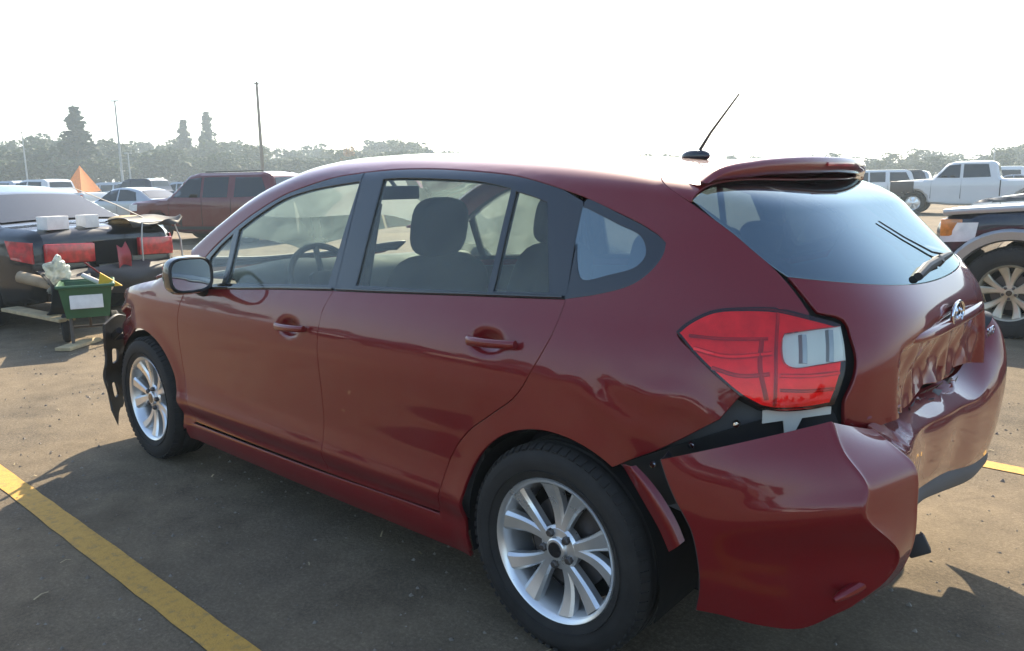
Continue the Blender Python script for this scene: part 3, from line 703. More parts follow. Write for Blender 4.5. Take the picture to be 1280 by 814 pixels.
# dark lower insert, reflector, wheel-arch flange, black top flange at the right
val = [[(x+.004, y, z+.004), (x+.0, y-.0, z-.03), (x+.012, y, z-.065), (x+.05, y, z-.095)] for (x, y, z) in [Bm[i][6] for i in range(11, 17)]]
loft('lower_insert', val, 'trim_grey', bp, 5, 4, thick=.004)
rf = [px_at((1040+ (1108-1040)*t, 748-(748-709)*t), 'y', .835-.13*t)-np.array([.0, 0, .0]) for t in np.linspace(0, 1, 9)]
rf = np.array(rf)+np.array([-.008, .012, .004])
m = MB(); m.tube(rf, [.006, .011, .013, .014, .014, .014, .013, .011, .006], 10); m.build('slot_highlight', 'paint_red', bp)  # body-colour bar shaped in place of the highlight along a bumper slot
fl = [[np.array(Bm[0][k])+[0, 0, 0], np.array(Bm[0][k])+[.006, -.03, 0], np.array(Bm[0][k])+[.02, -.075, 0]] for k in range(7)]
loft('arch_flange', fl, 'black_plastic', bp, 4, 3, thick=.003)
tf = [[np.array(Bm[i][0])+[0, 0, .004], np.array(Bm[i][0])+[.05, .035, .012], np.array(Bm[i][0])+[.10, .06, .004]] for i in (16, 17, 18, 19)]
loft('top_flange', tf, 'black_plastic', bp, 5, 3, thick=.004)
# hanging bracket end below the corner
br = px_at((1146, 682), 'y', .58); bx, by, bz = br
m = MB(); m.box((bx, by, bz), (.05, .03, .045), rot=Matrix.Rotation(.5, 3, 'Y') @ Matrix.Rotation(.3, 3, 'Z'), bev=.006); m.box((bx+.05, by+.02, bz+.01), (.09, .014, .016), bev=.003); m.box((bx+.12, by+.05, bz+.02), (.10, .10, .02), bev=.003)
m.build('loose_bracket', 'black_plastic', bp)
# bumper retainer strip left bare on the quarter panel, with clips and bolts
rt = []
for t in np.linspace(0, 1, 12):
    a = cam_pts([(772+(1030-772)*t, 586-(586-508)*t**.95)])[0]; 
    b = cam_pts([(800+(1048-800)*t, 600-(600-535)*t)])[0]
    rt.append([a+[0, -.012, .01], .5*(a+b)+[0, -.026, 0], b+[0, -.03, -.03], b+[.0, -.05, -.10]])
loft('bumper_retainer', rt, 'black_plastic', car, 3, 4, thick=.003)
for px in ((863, 558), (920, 531.5), (815, 582)):
    q = cam_pts([px])[0]; n = grad(q[None])[0]; q = q-n*.012
    m = MB(); m.lathe([(0, .012), (.007, .011), (.010, .006), (.011, 0)], 14, 'z'); R3 = Vector(n).to_track_quat('Z', 'Y').to_matrix()
    mesh_obj('bolt', [R3 @ Vector(v)+Vector(q) for v in m.v], m.f, 'chrome', car, sharp=40)
wc = [[cam_pts([(952+86*t, 514-5*t)])[0]+[0, -.006, 0], cam_pts([(952+86*t, 530-12*t)])[0]+[0, -.003, 0]] for t in (0, .33, .66, 1)]
loft('white_seal', wc, 'white_clip', car, 3, 2, thick=.012, sharp=30)
wc = [[cam_pts([(978+26*t, 522-3*t)])[0]+[0, -.004, 0], cam_pts([(981+14*t, 542-4*t)])[0]+[0, .002, -.0]] for t in (0, .5, 1)]
loft('white_clip', wc, 'white_clip', car, 3, 3, thick=.010, sharp=30)
# torn inner edges under the tailgate
rr = random.Random(3)
for mat, n_, y0_, y1_ in (('steel_dark', 22, .60, -.1), ('chrome', 9, .60, .44), ('paint_red', 12, .62, .0)):
    m = MB()
    for k in range(n_):
        y = y0_+(y1_-y0_)*(k+rr.random())/n_; q = rear_at(y, .80); c0_ = Vector((q[0]+.012+rr.uniform(-.008, .03), y, .796+rr.uniform(-.014, .008)))
        vs = [c0_+Vector((rr.uniform(-.012, .012), rr.uniform(-.022, .022), rr.uniform(-.010, .010))) for _ in range(4)]
        i0 = len(m.v); m.add(vs, [(0, 1, 2), (0, 2, 3), (0, 3, 1), (1, 3, 2)])
    tag(m.build('torn_edge', mat, car, smooth=False), kind='stuff')
# lip torn from the wheel arch
lp = [[px_at(a, 'y', .868), px_at(b, 'y', .885), px_at(c_, 'y', .872)] for a, b, c_ in (((778, 581), (786, 583), (795, 582)), ((790, 602), (801, 603), (812, 600)), ((806, 630), (818, 629), (830, 624)), ((824, 662), (834, 658), (846, 652)), ((836, 690), (846, 684), (856, 676)))]
loft('torn_arch_lip', lp, 'paint_red', car, 5, 4, thick=.004)
# rear body panel behind the bumper
m = MB(); m.box((-.60, 0, .52), (.08, 1.34, .40), bev=.02); m.box((-.66, 0, .50), (.10, 1.2, .10), bev=.02); m.build('rear_panel', 'under_black', car)
# ---- emblem, badge, wiper
q = rear_at(0.05, .985); emblem_c = Vector((q[0]-.004, .05, .992))
m = MB(); ring = [(emblem_c.x-.004, emblem_c.y+.060*math.cos(a), emblem_c.z+.034*math.sin(a)) for a in np.linspace(0, 2*math.pi, 33)]
m.tube(ring, .0045, 8, caps=False); 
for (dy, dz, s) in ((.026, .010, .013), (-.004, .012, .007), (-.026, .006, .007), (-.010, -.010, .007), (.012, -.012, .007), (-.030, -.010, .006)):
    st = [(emblem_c.x-.005, emblem_c.y+dy+s*(1 if k % 2 == 0 else .35)*math.cos(math.pi*k/4), emblem_c.z+dz+s*(1 if k % 2 == 0 else .35)*math.sin(math.pi*k/4)) for k in range(8)]
    k0 = len(m.v); m.add(st+[(emblem_c.x-.010, emblem_c.y+dy, emblem_c.z+dz)], [(i, (i+1) % 8, 8) for i in range(8)])
em = m.build('emblem', 'chrome', tg, sharp=30)
m = MB(); m.lathe([(0, 0), (1, .003), (1.02, .012)], 32, 'x'); mesh_obj('emblem_disc', [Vector((emblem_c.x+.002-v[0]*0, emblem_c.y+.058*v[1], emblem_c.z+.032*v[2])) for v in m.v], m.f, 'gloss_black', tg)
# garnish bar above the plate
bar = [[(rear_at(y, .966+(z-.966)*kq)[0]-(dx+.004)*kq+.022, y, .966+(z-.966)*kq) for (z, dx) in ((.985, .002), (.978, .022), (.962, .026), (.950, .018), (.946, -.004))] for y, kq in [(q_, max(.05, 1-(abs(q_)/.43)**8)) for q_ in np.linspace(.43, -.43, 19)]]
loft('garnish', bar, 'paint_red', tg, 2, 3, thick=0)
cv = bpy.data.curves.new('badge', 'FONT'); cv.body = 'AWD'; cv.size = .042; cv.extrude = .002; cv.space_character = 1.1
bo = bpy.data.objects.new('badge', cv); C.objects.link(bo)
dg = bpy.context.evaluated_depsgraph_get(); me = bpy.data.meshes.new_from_object(bo.evaluated_get(dg)); bpy.data.objects.remove(bo)
bq = rear_at(-.42, .86); Mx = Matrix.Translation((bq[0]-.006, -.40, .85)) @ Matrix(((0, 0, -1, 0), (-1, 0, 0, 0), (0, 1, 0, 0), (0, 0, 0, 1)))
me.transform(Mx); me.materials.clear(); me.materials.append(MATS['chrome']); bo = bpy.data.objects.new('badge', me); C.objects.link(bo); bo.parent = tg
# rear wiper: spindle boss right of centre, arm lying along the foot of the glass
def on_glass(px, off=.02):
    q = cam_pts([px])[0]; return Vector(q+grad(q[None])[0]*off)
m = MB(); a = on_glass((1146, 347), .004); b = on_glass((1156, 336), .008); c_ = on_glass((1178, 323), .007); d_ = on_glass((1186, 319), .006)
m.tube([a, b, c_, d_], [.012, .015, .012, .008], 10)
m.tube([on_glass((1170, 328), .0), on_glass((1170, 328), .02)], [.018, .014], 12)
wa = m.build('rear_wiper', 'black_plastic', tg)
m = MB(); m.tube([on_glass((1176, 320), .008), on_glass((1164, 316), .003), on_glass((1130, 297), .001), on_glass((1098, 277), .001)], [.004, .003, .0025, .002], 8); m.build('wiper_blade', 'rubber', tg)
# ---- aerial on the roof
q = dom_top([(.04, 0)])[0]; m = MB()
m.add(*sgrid(8, 16, (q[0]-.005, 0, q[2]+.008), (.11, .045, .045), 1.0, .9)); ae = m.build('aerial', 'gloss_black', car)
m = MB(); m.tube([(q[0]-.015, 0, q[2]+.02), (q[0]-.06, 0, q[2]+.085), (q[0]-.16, 0, q[2]+.205)], [.006, .0045, .003], 8); m.build('mast', 'black_plastic', ae)
# ---- wheels
def wheel(c, side, steer=0.0, phase=0.0, R=.318, rim=.213, hw=.1025, spokes=5, parent=None, name='wheel', mats=('rubber', 'alloy', 'gloss_black')):
    root = bpy.data.objects.new(name, None); C.objects.link(root); root.parent = parent
    root.location = c; root.rotation_euler = (0, 0, steer+(0 if side > 0 else math.pi)); root.empty_display_size = .1
    k = R/.318
    m = MB(); prof = [(rim-.008, hw*.72), (rim+.004, hw*.86), (rim+.012, hw*.93), (rim+.045*k, hw*1.03), (R-.035*k, hw*1.03), (R-.016*k, hw*.93), (R-.005, hw*.78), (R, hw*.55)]
    for g in (.40, .10): prof += [(R, hw*g+.012), (R-.007, hw*g+.010), (R-.007, hw*g-.002), (R, hw*g-.004)]
    full = prof+[(r, -h) for r, h in prof[::-1]]
    m.lathe(full, 72, 'y'); t = m.build('tyre', mats[0], root, sharp=35); fixnormals(t)
    m = MB(); nt_ = 66
    for i in range(nt_):
        a = 2*math.pi*i/nt_
        for sg in (1, -1): m.box(((R-.0125*k)*math.cos(a), sg*hw*.80, (R-.0125*k)*math.sin(a)), (.018*k, .028, .017*k), rot=Matrix.Rotation(-a, 3, 'Y') @ Matrix.Rotation(sg*.42, 3, 'Z'))
    tag(m.build('tread_blocks', mats[0], root, smooth=False), kind='stuff')
    # raised sidewall ribs
    m = MB(); 
    for rr_ in (rim+.030*k, rim+.062*k): m.lathe([(rr_-.0015, hw*.985+.0), (rr_, hw*1.035), (rr_+.0015, hw*.985)], 72, 'y')
    m.build('sidewall_rib', mats[0], root, sharp=60)
    # barrel and lip
    yo = hw*.86
    m = MB(); m.lathe([(rim-.012, -hw*.8), (rim-.026, -.02), (rim-.026, .03), (rim-.020, yo-.03), (rim-.012, yo-.012), (rim-.008, yo), (rim+.003, yo+.006), (rim+.007, yo+.001), (rim+.006, yo-.012)], 72, 'y'); rm = m.build('rim', mats[1], root, sharp=50)
    m = MB(); m.lathe([(.02, -.02), (rim-.05, -.022), (rim-.027, -.03)], 48, 'y'); m.build('wheel_back', 'under_black', root)
    m = MB(); m.lathe([(.03, .010), (rim*.66, .010), (rim*.66, -.012), (.03, -.012)], 48, 'y'); m.build('brake_disc', 'steel_dark', root)
    # spokes: five pairs, tapering, dished inwards to the hub
    sp_ = math.pi/spokes
    for i in range(spokes):
        for s_, (da, tw, ww) in enumerate(((-.50, .05, .95), (.46, .03, .85))):
            a0 = phase+2*sp_*i; m = MB(); st = []
            for t in np.linspace(0, 1, 9):
                r = .050+(rim-.014-.050)*t; a = a0+da*sp_*(.35+.65*t)+tw*t*t
                w = (.017+.018*t**1.5)*ww*k; y = yo-.026+.018*t-.010*math.sin(math.pi*t)
                ctr = Vector((math.cos(a), 0, math.sin(a))); tan = Vector((-math.sin(a), 0, math.cos(a)))
                for (u, dy) in ((-1.0, -.028), (-.96, -.006), (-.60, .002), (.60, .002), (.96, -.006), (1.0, -.028)):
                    st.append(ctr*r+tan*u*w+Vector((0, y+dy, 0)))
            F = [(p*6+q, p*6+(q+1) % 6, (p+1)*6+(q+1) % 6, (p+1)*6+q) for p in range(8) for q in range(6)]
            m.add(st, F+[(0, 1, 2, 3, 4, 5), (53, 52, 51, 50, 49, 48)]); o = m.build('spoke', mats[1], root, sharp=28); fixnormals(o)
    m = MB(); m.lathe([(.066, yo-.06), (.068, yo-.032), (.060, yo-.024), (.036, yo-.022), (.034, yo-.012), (.030, yo-.009), (0, yo-.008)], 40, 'y'); hb = m.build('hub', mats[1], root, sharp=30)
    m = MB(); m.lathe([(.024, yo-.0085), (.023, yo-.0068), (0, yo-.0065)], 28, 'y'); m.build('centre_cap', mats[2], root)
    for i in range(5):
        a = phase+2*math.pi*(i+.5)/5; m = MB(); m.lathe([(.0125, yo-.034), (.0125, yo-.012), (.009, yo-.008), (0, yo-.0075)], 6, 'y', (.050*math.cos(a), 0, .050*math.sin(a))); m.build('lug_nut', 'steel_dark', root, sharp=30)
    return root
WZ = .316; WY = .757
wheel((0, WY, WZ), 1, 0, math.radians(98), parent=car); wheel((0, -WY, WZ), -1, 0, .4, parent=car)
wheel((2.645, WY, WZ), 1, math.radians(-.6), math.radians(70), parent=car); wheel((2.645, -WY, WZ), -1, math.radians(-.6), 1.0, parent=car)
# arch liners
for ax in (0, 2.645):
    for s in (1, -1):
        m = MB(); n = 26; V = []
        for k in range(n):
            a = math.radians(-18+216*k/(n-1)); V += [(ax+.352*math.cos(a), s*.835, .318+.352*math.sin(a)), (ax+.345*math.cos(a), s*.60, .318+.345*math.sin(a)), (ax+.2*math.cos(a), s*.585, .318+.2*math.sin(a))]
        F = [(3*k+j, 3*k+j+1, 3*k+j+4, 3*k+j+3) for k in range(n-1) for j in range(2)]; m.add(V, F); m.build('arch_liner', 'under_black', car)
# underbody, inner door skins, floor
m = MB(); m.box((1.32, 0, .235), (1.75, 1.56, .05), bev=.01); m.box((1.4, 0, .21), (3.6, 1.1, .07), bev=.01); m.build('floor_pan', 'under_black', car)
m = MB(); m.tube([(-.55, .30, .24), (.3, .25, .20), (1.6, .1, .17)], .03, 8); m.add(*sgrid(8, 16, (-.45, .25, .27), (.35, .5, .15))); m.build('exhaust', 'steel_dark', car)
inL = loop2d([(.36, .29), (2.17, .27)], [(2.20, .60), (2.13, .90)], [(1.4, .955), (.6, 1.0), (.0, 1.035)], [(.02, .93), (.2, .70), (.33, .55)], step=.03)
ti = panel('door_trim', inL, dom_side, 'trim_grey', car, h=.08, off=-.055, lip=.01, gap=0); mirror_obj(ti)
for (xa, xb, z0) in ((1.18, 1.95, .80), (.25, .95, .84)):     # arm rests on the inner door skins
    for s in (1, -1): cushion('arm_rest', ((xa+xb)/2, s*.755, z0-.06), (xb-xa, .09, .07), 'trim_grey', car)
lin = panel('rear_side_trim', loop2d([(-.55, .45), (.0, .70), (.0, 1.03)], [(-.18, 1.075), (-.28, 1.2), (-.45, 1.15), (-.60, 1.0)], step=.04), dom_side, 'trim_grey', car, h=.08, off=-.05, lip=.0, gap=0); mirror_obj(lin)
# headliner
hl = loop2d([(-.15, y) for y in np.linspace(-.48, .48, 9)], [(.5, .55), (1.0, .56), (1.40, .53)], [(1.48, y) for y in np.linspace(.4, -.4, 7)], [(1.40, -.53), (1.0, -.56), (.5, -.55)], step=.05)
panel('headliner', hl, dom_top, 'headliner', car, h=.1, off=-.035, lip=0, gap=0)
# seats
def seat(x, y, w=.50, rear=False):
    Rb = Matrix.Rotation(math.radians(-20), 3, 'Y')
    s = cushion('seat_cushion', (x+.24, y, .50), (.54, w, .18), 'seat_cloth', car, Matrix.Rotation(math.radians(-8), 3, 'Y'))
    b = cushion('seat_back', (x-.075, y, .80), (.17, w*.98, .62), 'seat_cloth', car, Rb)
    h = cushion('headrest', (x-.175+.02, y, 1.205), (.10, .27, .235), 'seat_cloth', b, Matrix.Rotation(math.radians(-12), 3, 'Y'), .62, .62)
    for d in (-.06, .06):
        m = MB(); m.tube([(x-.15, y+d, 1.05), (x-.16, y+d, 1.14)], .006, 6); m.build('headrest_post', 'steel_dark', b)
seat(1.10, .37); seat(1.10, -.37)
cushion('rear_seat_cushion', (.36, 0, .52), (.50, 1.28, .18), 'seat_cloth', car)
rb_ = cushion('rear_seat_back', (.06, 0, .80), (.17, 1.28, .60), 'seat_cloth', car, Matrix.Rotation(math.radians(-22), 3, 'Y'), .3, .3)
for y in (.36, -.36, 0): cushion('headrest', (-.045, y, 1.135), (.10, .25, .16), 'seat_cloth', rb_, Matrix.Rotation(math.radians(-12), 3, 'Y'), .5, .5)
m = MB(); m.box((-.34, 0, .86), (.55, 1.16, .02), bev=.006); m.build('parcel_cover', 'trim_grey', car)
# dashboard, wheel, mirror
ds = [[(2.28, y, .985-.02*abs(y)), (2.05, y, 1.005-.03*abs(y)+.03*math.exp(-((y-.37)/.2)**2)), (1.90, y, .985+.03*math.exp(-((y-.37)/.2)**2)), (1.84, y, .90), (1.88, y, .70), (1.95, y, .45)] for y in np.linspace(-.74, .74, 15)]
loft('dashboard', ds, 'trim_grey', car, 3, 4, thick=.01)
m = MB(); Rt = Matrix.Rotation(math.radians(-65), 3, 'Y'); cc = Vector((1.72, .37, .93))
m.tube([cc+Rt @ Vector((.185*math.cos(a), .185*math.sin(a), 0)) for a in np.linspace(0, 2*math.pi, 41)], .015, 8, caps=False)
for a in (0, 2.2, -2.2): m.tube([cc+Rt @ Vector((.04*math.cos(a), .04*math.sin(a), -.02)), cc+Rt @ Vector((.18*math.cos(a), .18*math.sin(a), 0))], .014, 6)
m.add(*sgrid(8, 14, cc+Rt @ Vector((0, 0, -.02)), (.13, .15, .06), rot=Rt)); m.tube([cc+Rt @ Vector((0, 0, -.02)), cc+Vector((.22, 0, -.10))], .035, 8)
m.build('steering_wheel', 'black_plastic', car)
m = MB(); m.box((1.62, 0, 1.335), (.03, .24, .065), bev=.012); m.tube([(1.63, 0, 1.35), (1.68, 0, 1.395)], .01, 6); m.build('inside_mirror', 'black_plastic', car)
for s in (1, -1):
    m = MB(); m.box((1.035, s*.665, 1.06), (.045, .012, .50), rot=Matrix.Rotation(s*.25, 3, 'X')); m.build('seat_belt', 'seat_cloth', car)
# inner B pillars
for s in (1, -1):
    m = MB(); m.tube([(1.07, s*.74, .95), (1.07, s*.69, 1.15), (1.06, s*.60, 1.38)], [.05, .045, .035], 8); m.build('pillar_trim', 'trim_grey', car)
# ---- door mirrors
def door_mirror(s):
    c = Vector((1.915, s*.945, 1.012)); rows = []
    for t, w, h in ((0, .098, .076), (.25, .105, .083), (.6, .097, .076), (.85, .072, .056), (1.0, .03, .025)):
        ring = []
        for k in range(20):
            a = 2*math.pi*k/20; f = lambda q, e: math.copysign(abs(q)**e, q)
            ring.append(Vector((c.x-.05+.135*t, c.y+s*(w*f(math.cos(a), .6)-.015*t), c.z+h*f(math.sin(a), .6)-.01*t)))
        rows.append(ring)
    V = [v for r in rows for v in r]; F = [(i*20+j, i*20+(j+1) % 20, (i+1)*20+(j+1) % 20, (i+1)*20+j) for i in range(4) for j in range(20)]+[tuple(range(80, 100))]
    o = fixnormals(mesh_obj('door_mirror', V, F, 'gloss_black', car, sharp=50))
    V = []; 
    for e, x in ((1.0, c.x-.05), (.93, c.x-.055), (.86, c.x-.050), (.86, c.x-.044)):
        V += [Vector((x, c.y+s*.098*e*math.copysign(abs(math.cos(2*math.pi*k/20))**.6, math.cos(2*math.pi*k/20)), c.z+.076*e*math.copysign(abs(math.sin(2*math.pi*k/20))**.6, math.sin(2*math.pi*k/20)))) for k in range(20)]
    F = [(i*20+j, i*20+(j+1) % 20, (i+1)*20+(j+1) % 20, (i+1)*20+j) for i in range(3) for j in range(20)]
    fixnormals(mesh_obj('mirror_surround', V, F, 'black_plastic', o, sharp=40))
    V = [Vector((c.x-.046-.003*(abs(math.cos(2*math.pi*k/20))), c.y+s*.085*math.copysign(abs(math.cos(2*math.pi*k/20))**.6, math.cos(2*math.pi*k/20)), c.z+.066*math.copysign(abs(math.sin(2*math.pi*k/20))**.6, math.sin(2*math.pi*k/20)))) for k in range(20)]
    mesh_obj('mirror_glass', V+[Vector((c.x-.0445, c.y, c.z))], [((k+1) % 20, k, 20) for k in range(20)], 'mirror', o)
    ft = [[(2.06, s*.835, .955), (2.05, s*.83, .90), (1.97, s*.832, .895), (1.95, s*.835, .95)], [(2.06, s*.875, .965), (2.05, s*.875, .925), (1.97, s*.875, .92), (1.95, s*.87, .955)], [(2.05, s*.915, .975), (2.04, s*.92, .94), (1.98, s*.92, .935), (1.965, s*.91, .965)]]
    loft('mirror_foot', [r+[r[0]] for r in ft], 'black_plastic', o, 4, 3, thick=0)
simple('mirror', (.85, .87, .88), .02, metal=1.0, var=.02)
door_mirror(1); door_mirror(-1)
# ---- broken front end: bumper gone, black carrier and liner hanging out
hole = [loop2d([(.05, .42), (.12, .42), (.12, .50), (.05, .49)], step=.015), loop2d([(.085, .21), (.135, .20), (.14, .29), (.09, .29)], step=.015)]
out = loop2d([(-.10, .68), (.06, .71), (.19, .67)], [(.195, .5), (.20, .3), (.185, .14)], [(.10, .12), (.05, .16)], [(-.02, .30), (-.10, .50)], step=.02)
W2, T2 = tri2d(out, hole, .03)
P2 = np.stack([3.17+.05*np.sin(W2[:, 1]*5)-.5*W2[:, 0]+.006*np.sin(W2[:, 1]*40), .750+W2[:, 0]*.62+.006*np.sin(W2[:, 1]*23), W2[:, 1]*.92+.045], 1)
o = mesh_obj('front_liner', P2, T2, 'black_plastic', car, sharp=60)
bm = bmesh.new(); bm.from_mesh(o.data); bmesh.ops.solidify(bm, geom=list(bm.faces), thickness=.012); bm.to_mesh(o.data); bm.free(); o.data.set_sharp_from_angle(angle=.7)
m = MB(); m.box((3.22, 0, .52), (.10, 1.20, .12), bev=.02); m.box((3.10, 0, .72), (.05, 1.25, .05), bev=.01); m.box((3.05, .55, .55), (.25, .06, .10), bev=.01); m.box((3.05, -.55, .55), (.25, .06, .10), bev=.01); m.box((3.08, 0, .36), (.05, 1.1, .05), bev=.01); m.build('crash_beam', 'steel_dark', car)
m = MB(); m.tube([(3.20, .50, .55), (3.19, .66, .56), (3.15, .80, .57)], [.035, .03, .02], 8); m.tube([(3.16, .80, .56), (3.04, .80, .62)], .018, 8); m.build('liner_bracket', 'black_plastic', car)
m = MB(); m.box((3.04, 0, .53), (.04, .95, .36), bev=.01); m.build('radiator', 'under_black', car)
m = MB(); m.box((2.75, .1, .68), (.5, .7, .25), bev=.04); m.box((2.8, -.4, .66), (.2, .2, .22), bev=.02); m.build('engine', 'under_black', car)
fb = [[(3.20+.02*math.sin(k*1.7), .30+.09*k, .46), (3.26+.02*math.sin(k), .31+.09*k, .36), (3.24, .30+.088*k, .24)] for k in range(6)]
loft('front_bumper_stub', fb, 'black_plastic', car, 4, 4, thick=.006)
# ---------------------------------------------------------------- other vehicles in the yard
def veh_w(sp):
    w0, zb, slope, x0, x1, nt = sp['w'], sp['belt'], sp.get('tumble', .45), sp['prof_x'][0], sp['prof_x'][1], sp.get('nose', .10)
    def f(x, z):
        L = x1-x0; u = np.clip((x-x0)/.55, 0, 1); v = np.clip((x1-x)/.75, 0, 1)
        w = w0-.06*(1-u)**2-nt*(1-v)**2
        w = w-.03*np.clip((.45-z)/.25, 0, 1)-.02*np.clip((z-zb+.25)/.25, 0, 1)**2
        return w-slope*np.clip(z-zb, 0, 2)
    return f
def vehicle(name, loc, rz, sp, label, cat, group=None):
    root = empty(name, loc, rz, label, cat, group)
    poly = []; wr = sp['wr']; ar = wr+.05
    P = sp['prof']                      # front bottom -> over the top -> rear bottom, x forward
    bottom = []
    for ax in sorted(sp['axles']):      # rear arch, then front arch, along the bottom
        da = math.asin(min(.9, (wr-sp['zb'])/ar))
        bottom += [(ax+ar*math.cos(a), wr+ar*math.sin(a)) for a in np.linspace(math.pi+da, -da, 13)]
    sp['prof_x'] = (min(p[0] for p in P), max(p[0] for p in P)); W = veh_w(sp)
    hh = sp.get('h', .07)
    L = loop2d(*[[a, b] if False else [a] for a in P for b in (0,)], [P[-1], bottom[0]][:1], bottom, step=hh*.7) if False else loop2d(spline_chain(P, hh*.7, sp.get('round', .08)), bottom, step=hh*.7)
    V2, T = tri2d(L, (), hh); r = sp.get('rnd', .09)
    d = mindist(V2, spline_dense(L)); d = np.minimum(d, r); y = W(V2[:, 0], V2[:, 1])-r+np.sqrt(np.maximum(r*r-(r-d)**2, 0))
    n = len(V2); V = np.vstack([np.stack([V2[:, 0], y, V2[:, 1]], 1), np.stack([V2[:, 0], -y, V2[:, 1]], 1)])
    fn = [tuple(t[::-1]) for t in T]+[tuple(t+n) for t in T]
    idx = [int(np.argmin(((V2-p)**2).sum(1))) for p in L]; k = len(idx); K = 5
    V = list(map(tuple, V)); base = len(V)
    for i in idx:
        for j in range(1, K): t = j/K; V.append((V2[i, 0], y[i]*(1-2*t), V2[i, 1]+(.02 if V2[i, 1] > sp['belt']*.8 else 0)*(1-(1-2*t)**2)))
    for a in range(k):
        b = (a+1) % k; ra = [idx[a]]+[base+a*(K-1)+j for j in range(K-1)]+[idx[a]+n]; rb = [idx[b]]+[base+b*(K-1)+j for j in range(K-1)]+[idx[b]+n]
        for j in range(K): fn.append((ra[j], ra[j+1], rb[j+1], rb[j]))
    o = fixnormals(mesh_obj('body', V, fn, sp['paint'], root, sharp=38))
    for nm, pl, mt in sp['side']:       # windows, lamps, seams on both flanks
        Lw = loop2d(*[[p] for p in pl], step=.06); Vw, Tw = tri2d(Lw, (), .12)
        for s in (1, -1):
            yy = s*(W(Vw[:, 0], Vw[:, 1])+.006)
            nv = len(Vw); A = np.stack([Vw[:, 0], yy, Vw[:, 1]], 1); B = A-[0, s*.02, 0]
            m = len(Lw); ii = [int(np.argmin(((Vw-p)**2).sum(1))) for p in Lw]
            F = [tuple(t) for t in Tw]+[(ii[q], ii[(q+1) % m], ii[(q+1) % m]+nv, ii[q]+nv) for q in range(m)]
            fixnormals(mesh_obj(nm, np.vstack([A, B]), F, mt, root, sharp=40))
    for nm, (xa, za), (xb, zb_), inset, mt in sp['cross']:   # windscreen and rear window across the body
        ya, yb = float(W(np.array(xa), np.array(za)))-inset, float(W(np.array(xb), np.array(zb_)))-inset
        nx, nz = (za-zb_), (xb-xa); q = math.hypot(nx, nz); nx, nz = nx/q, nz/q
        if nz < 0 or (abs(nz) < .05 and nx*sp.get('dirx', 1) < 0): nx, nz = -nx, -nz
        V = []
        for t in np.linspace(0, 1, 5):
            for s in np.linspace(-1, 1, 9):
                yy = ya+(yb-ya)*t; V.append((xa+(xb-xa)*t+nx*(.012), s*yy, za+(zb_-za)*t+nz*.012+.02*(1-s*s)))
        fixnormals(mesh_obj(nm, V, [(i*9+j, i*9+j+1, i*9+j+10, i*9+j+9) for i in range(4) for j in range(8)], mt, root))
    for nm, c, dm, mt in sp['boxes']:
        cs = [c, (c[0], -c[1], c[2])] if abs(c[1]) > .05 else [c]
        for cc in cs:
            m = MB(); m.box(cc, dm, bev=min(dm)*.25); m.build(nm, mt, root)
    for ax in sp['axles']:
        for s in (1, -1):
            if sp.get('fine'): wheel((ax, s*(sp['w']-.12), wr), s, 0, .3, R=wr, rim=sp.get('rim', wr*.66), parent=root, hw=sp.get('tw', .11), mats=('rubber', sp.get('rimmat', 'alloy'), 'gloss_black'))
            else: simple_wheel((ax, s*(sp['w']-.12), wr), s, wr, root, sp.get('rimmat', 'alloy'))
    m = MB(); m.box(((sp['axles'][0]+sp['axles'][1])/2, 0, sp['zb']+.12), (abs(sp['axles'][1]-sp['axles'][0])+1.0, sp['w']*1.5, .2)); m.build('underbody', 'under_black', root)
    return root
def spline_dense(L):
    return np.vstack([L+(np.roll(L, -1, 0)-L)*t for t in (0, .33, .67)])
def spline_chain(P, step, rnd):          # polyline with rounded corners
    P = [np.array(p, float) for p in P]; out = [P[0]]
    for i in range(1, len(P)-1):
        a, b, c = P[i-1], P[i], P[i+1]; ra = min(rnd, np.linalg.norm(b-a)*.45); rc = min(rnd, np.linalg.norm(c-b)*.45)
        p, q = b+(a-b)/np.linalg.norm(a-b)*ra, b+(c-b)/np.linalg.norm(c-b)*rc
        out += [(1-t)**2*p+2*t*(1-t)*b+t*t*q for t in (0, .25, .5, .75, 1)]
    out.append(P[-1]); o = []
    for a, b in zip(out[:-1], out[1:]):
        k = max(1, int(np.linalg.norm(b-a)/step)); o += [a+(b-a)*j/k for j in range(k)]
    return np.array(o+[out[-1]])
SWM = {}
def simple_wheel(c, s, R, parent, rimmat):
    key = (round(R, 3), rimmat)
    if key not in SWM:
        m = MB(); m.lathe([(R*.62, .10), (R*.70, .115), (R*.92, .112), (R, .08), (R, -.08), (R*.92, -.11), (R*.6, -.10)], 32, 'y'); t = mesh_obj('tyre', m.v, m.f, 'rubber', parent, sharp=40); fixnormals(t)
        m = MB(); m.lathe([(R*.63, .10), (R*.60, .085), (R*.52, .06), (R*.20, .075), (R*.15, .09), (0, .092)], 32, 'y')
        for i in range(6):
            a = i*math.pi/3; m.box((R*.38*math.cos(a), .085, R*.38*math.sin(a)), (R*.42, .03, R*.13), rot=Matrix.Rotation(-a, 3, 'Y'))
        r = mesh_obj('rim', m.v, m.f, rimmat, parent, sharp=40); SWM[key] = (t, r); ob = (t, r)
    else:
        ob = []
        for o in SWM[key]: q = o.copy(); C.objects.link(q); q.parent = parent; ob.append(q)
    for o in ob: o.location = c; o.rotation_euler = (0, 0, 0 if s > 0 else math.pi)
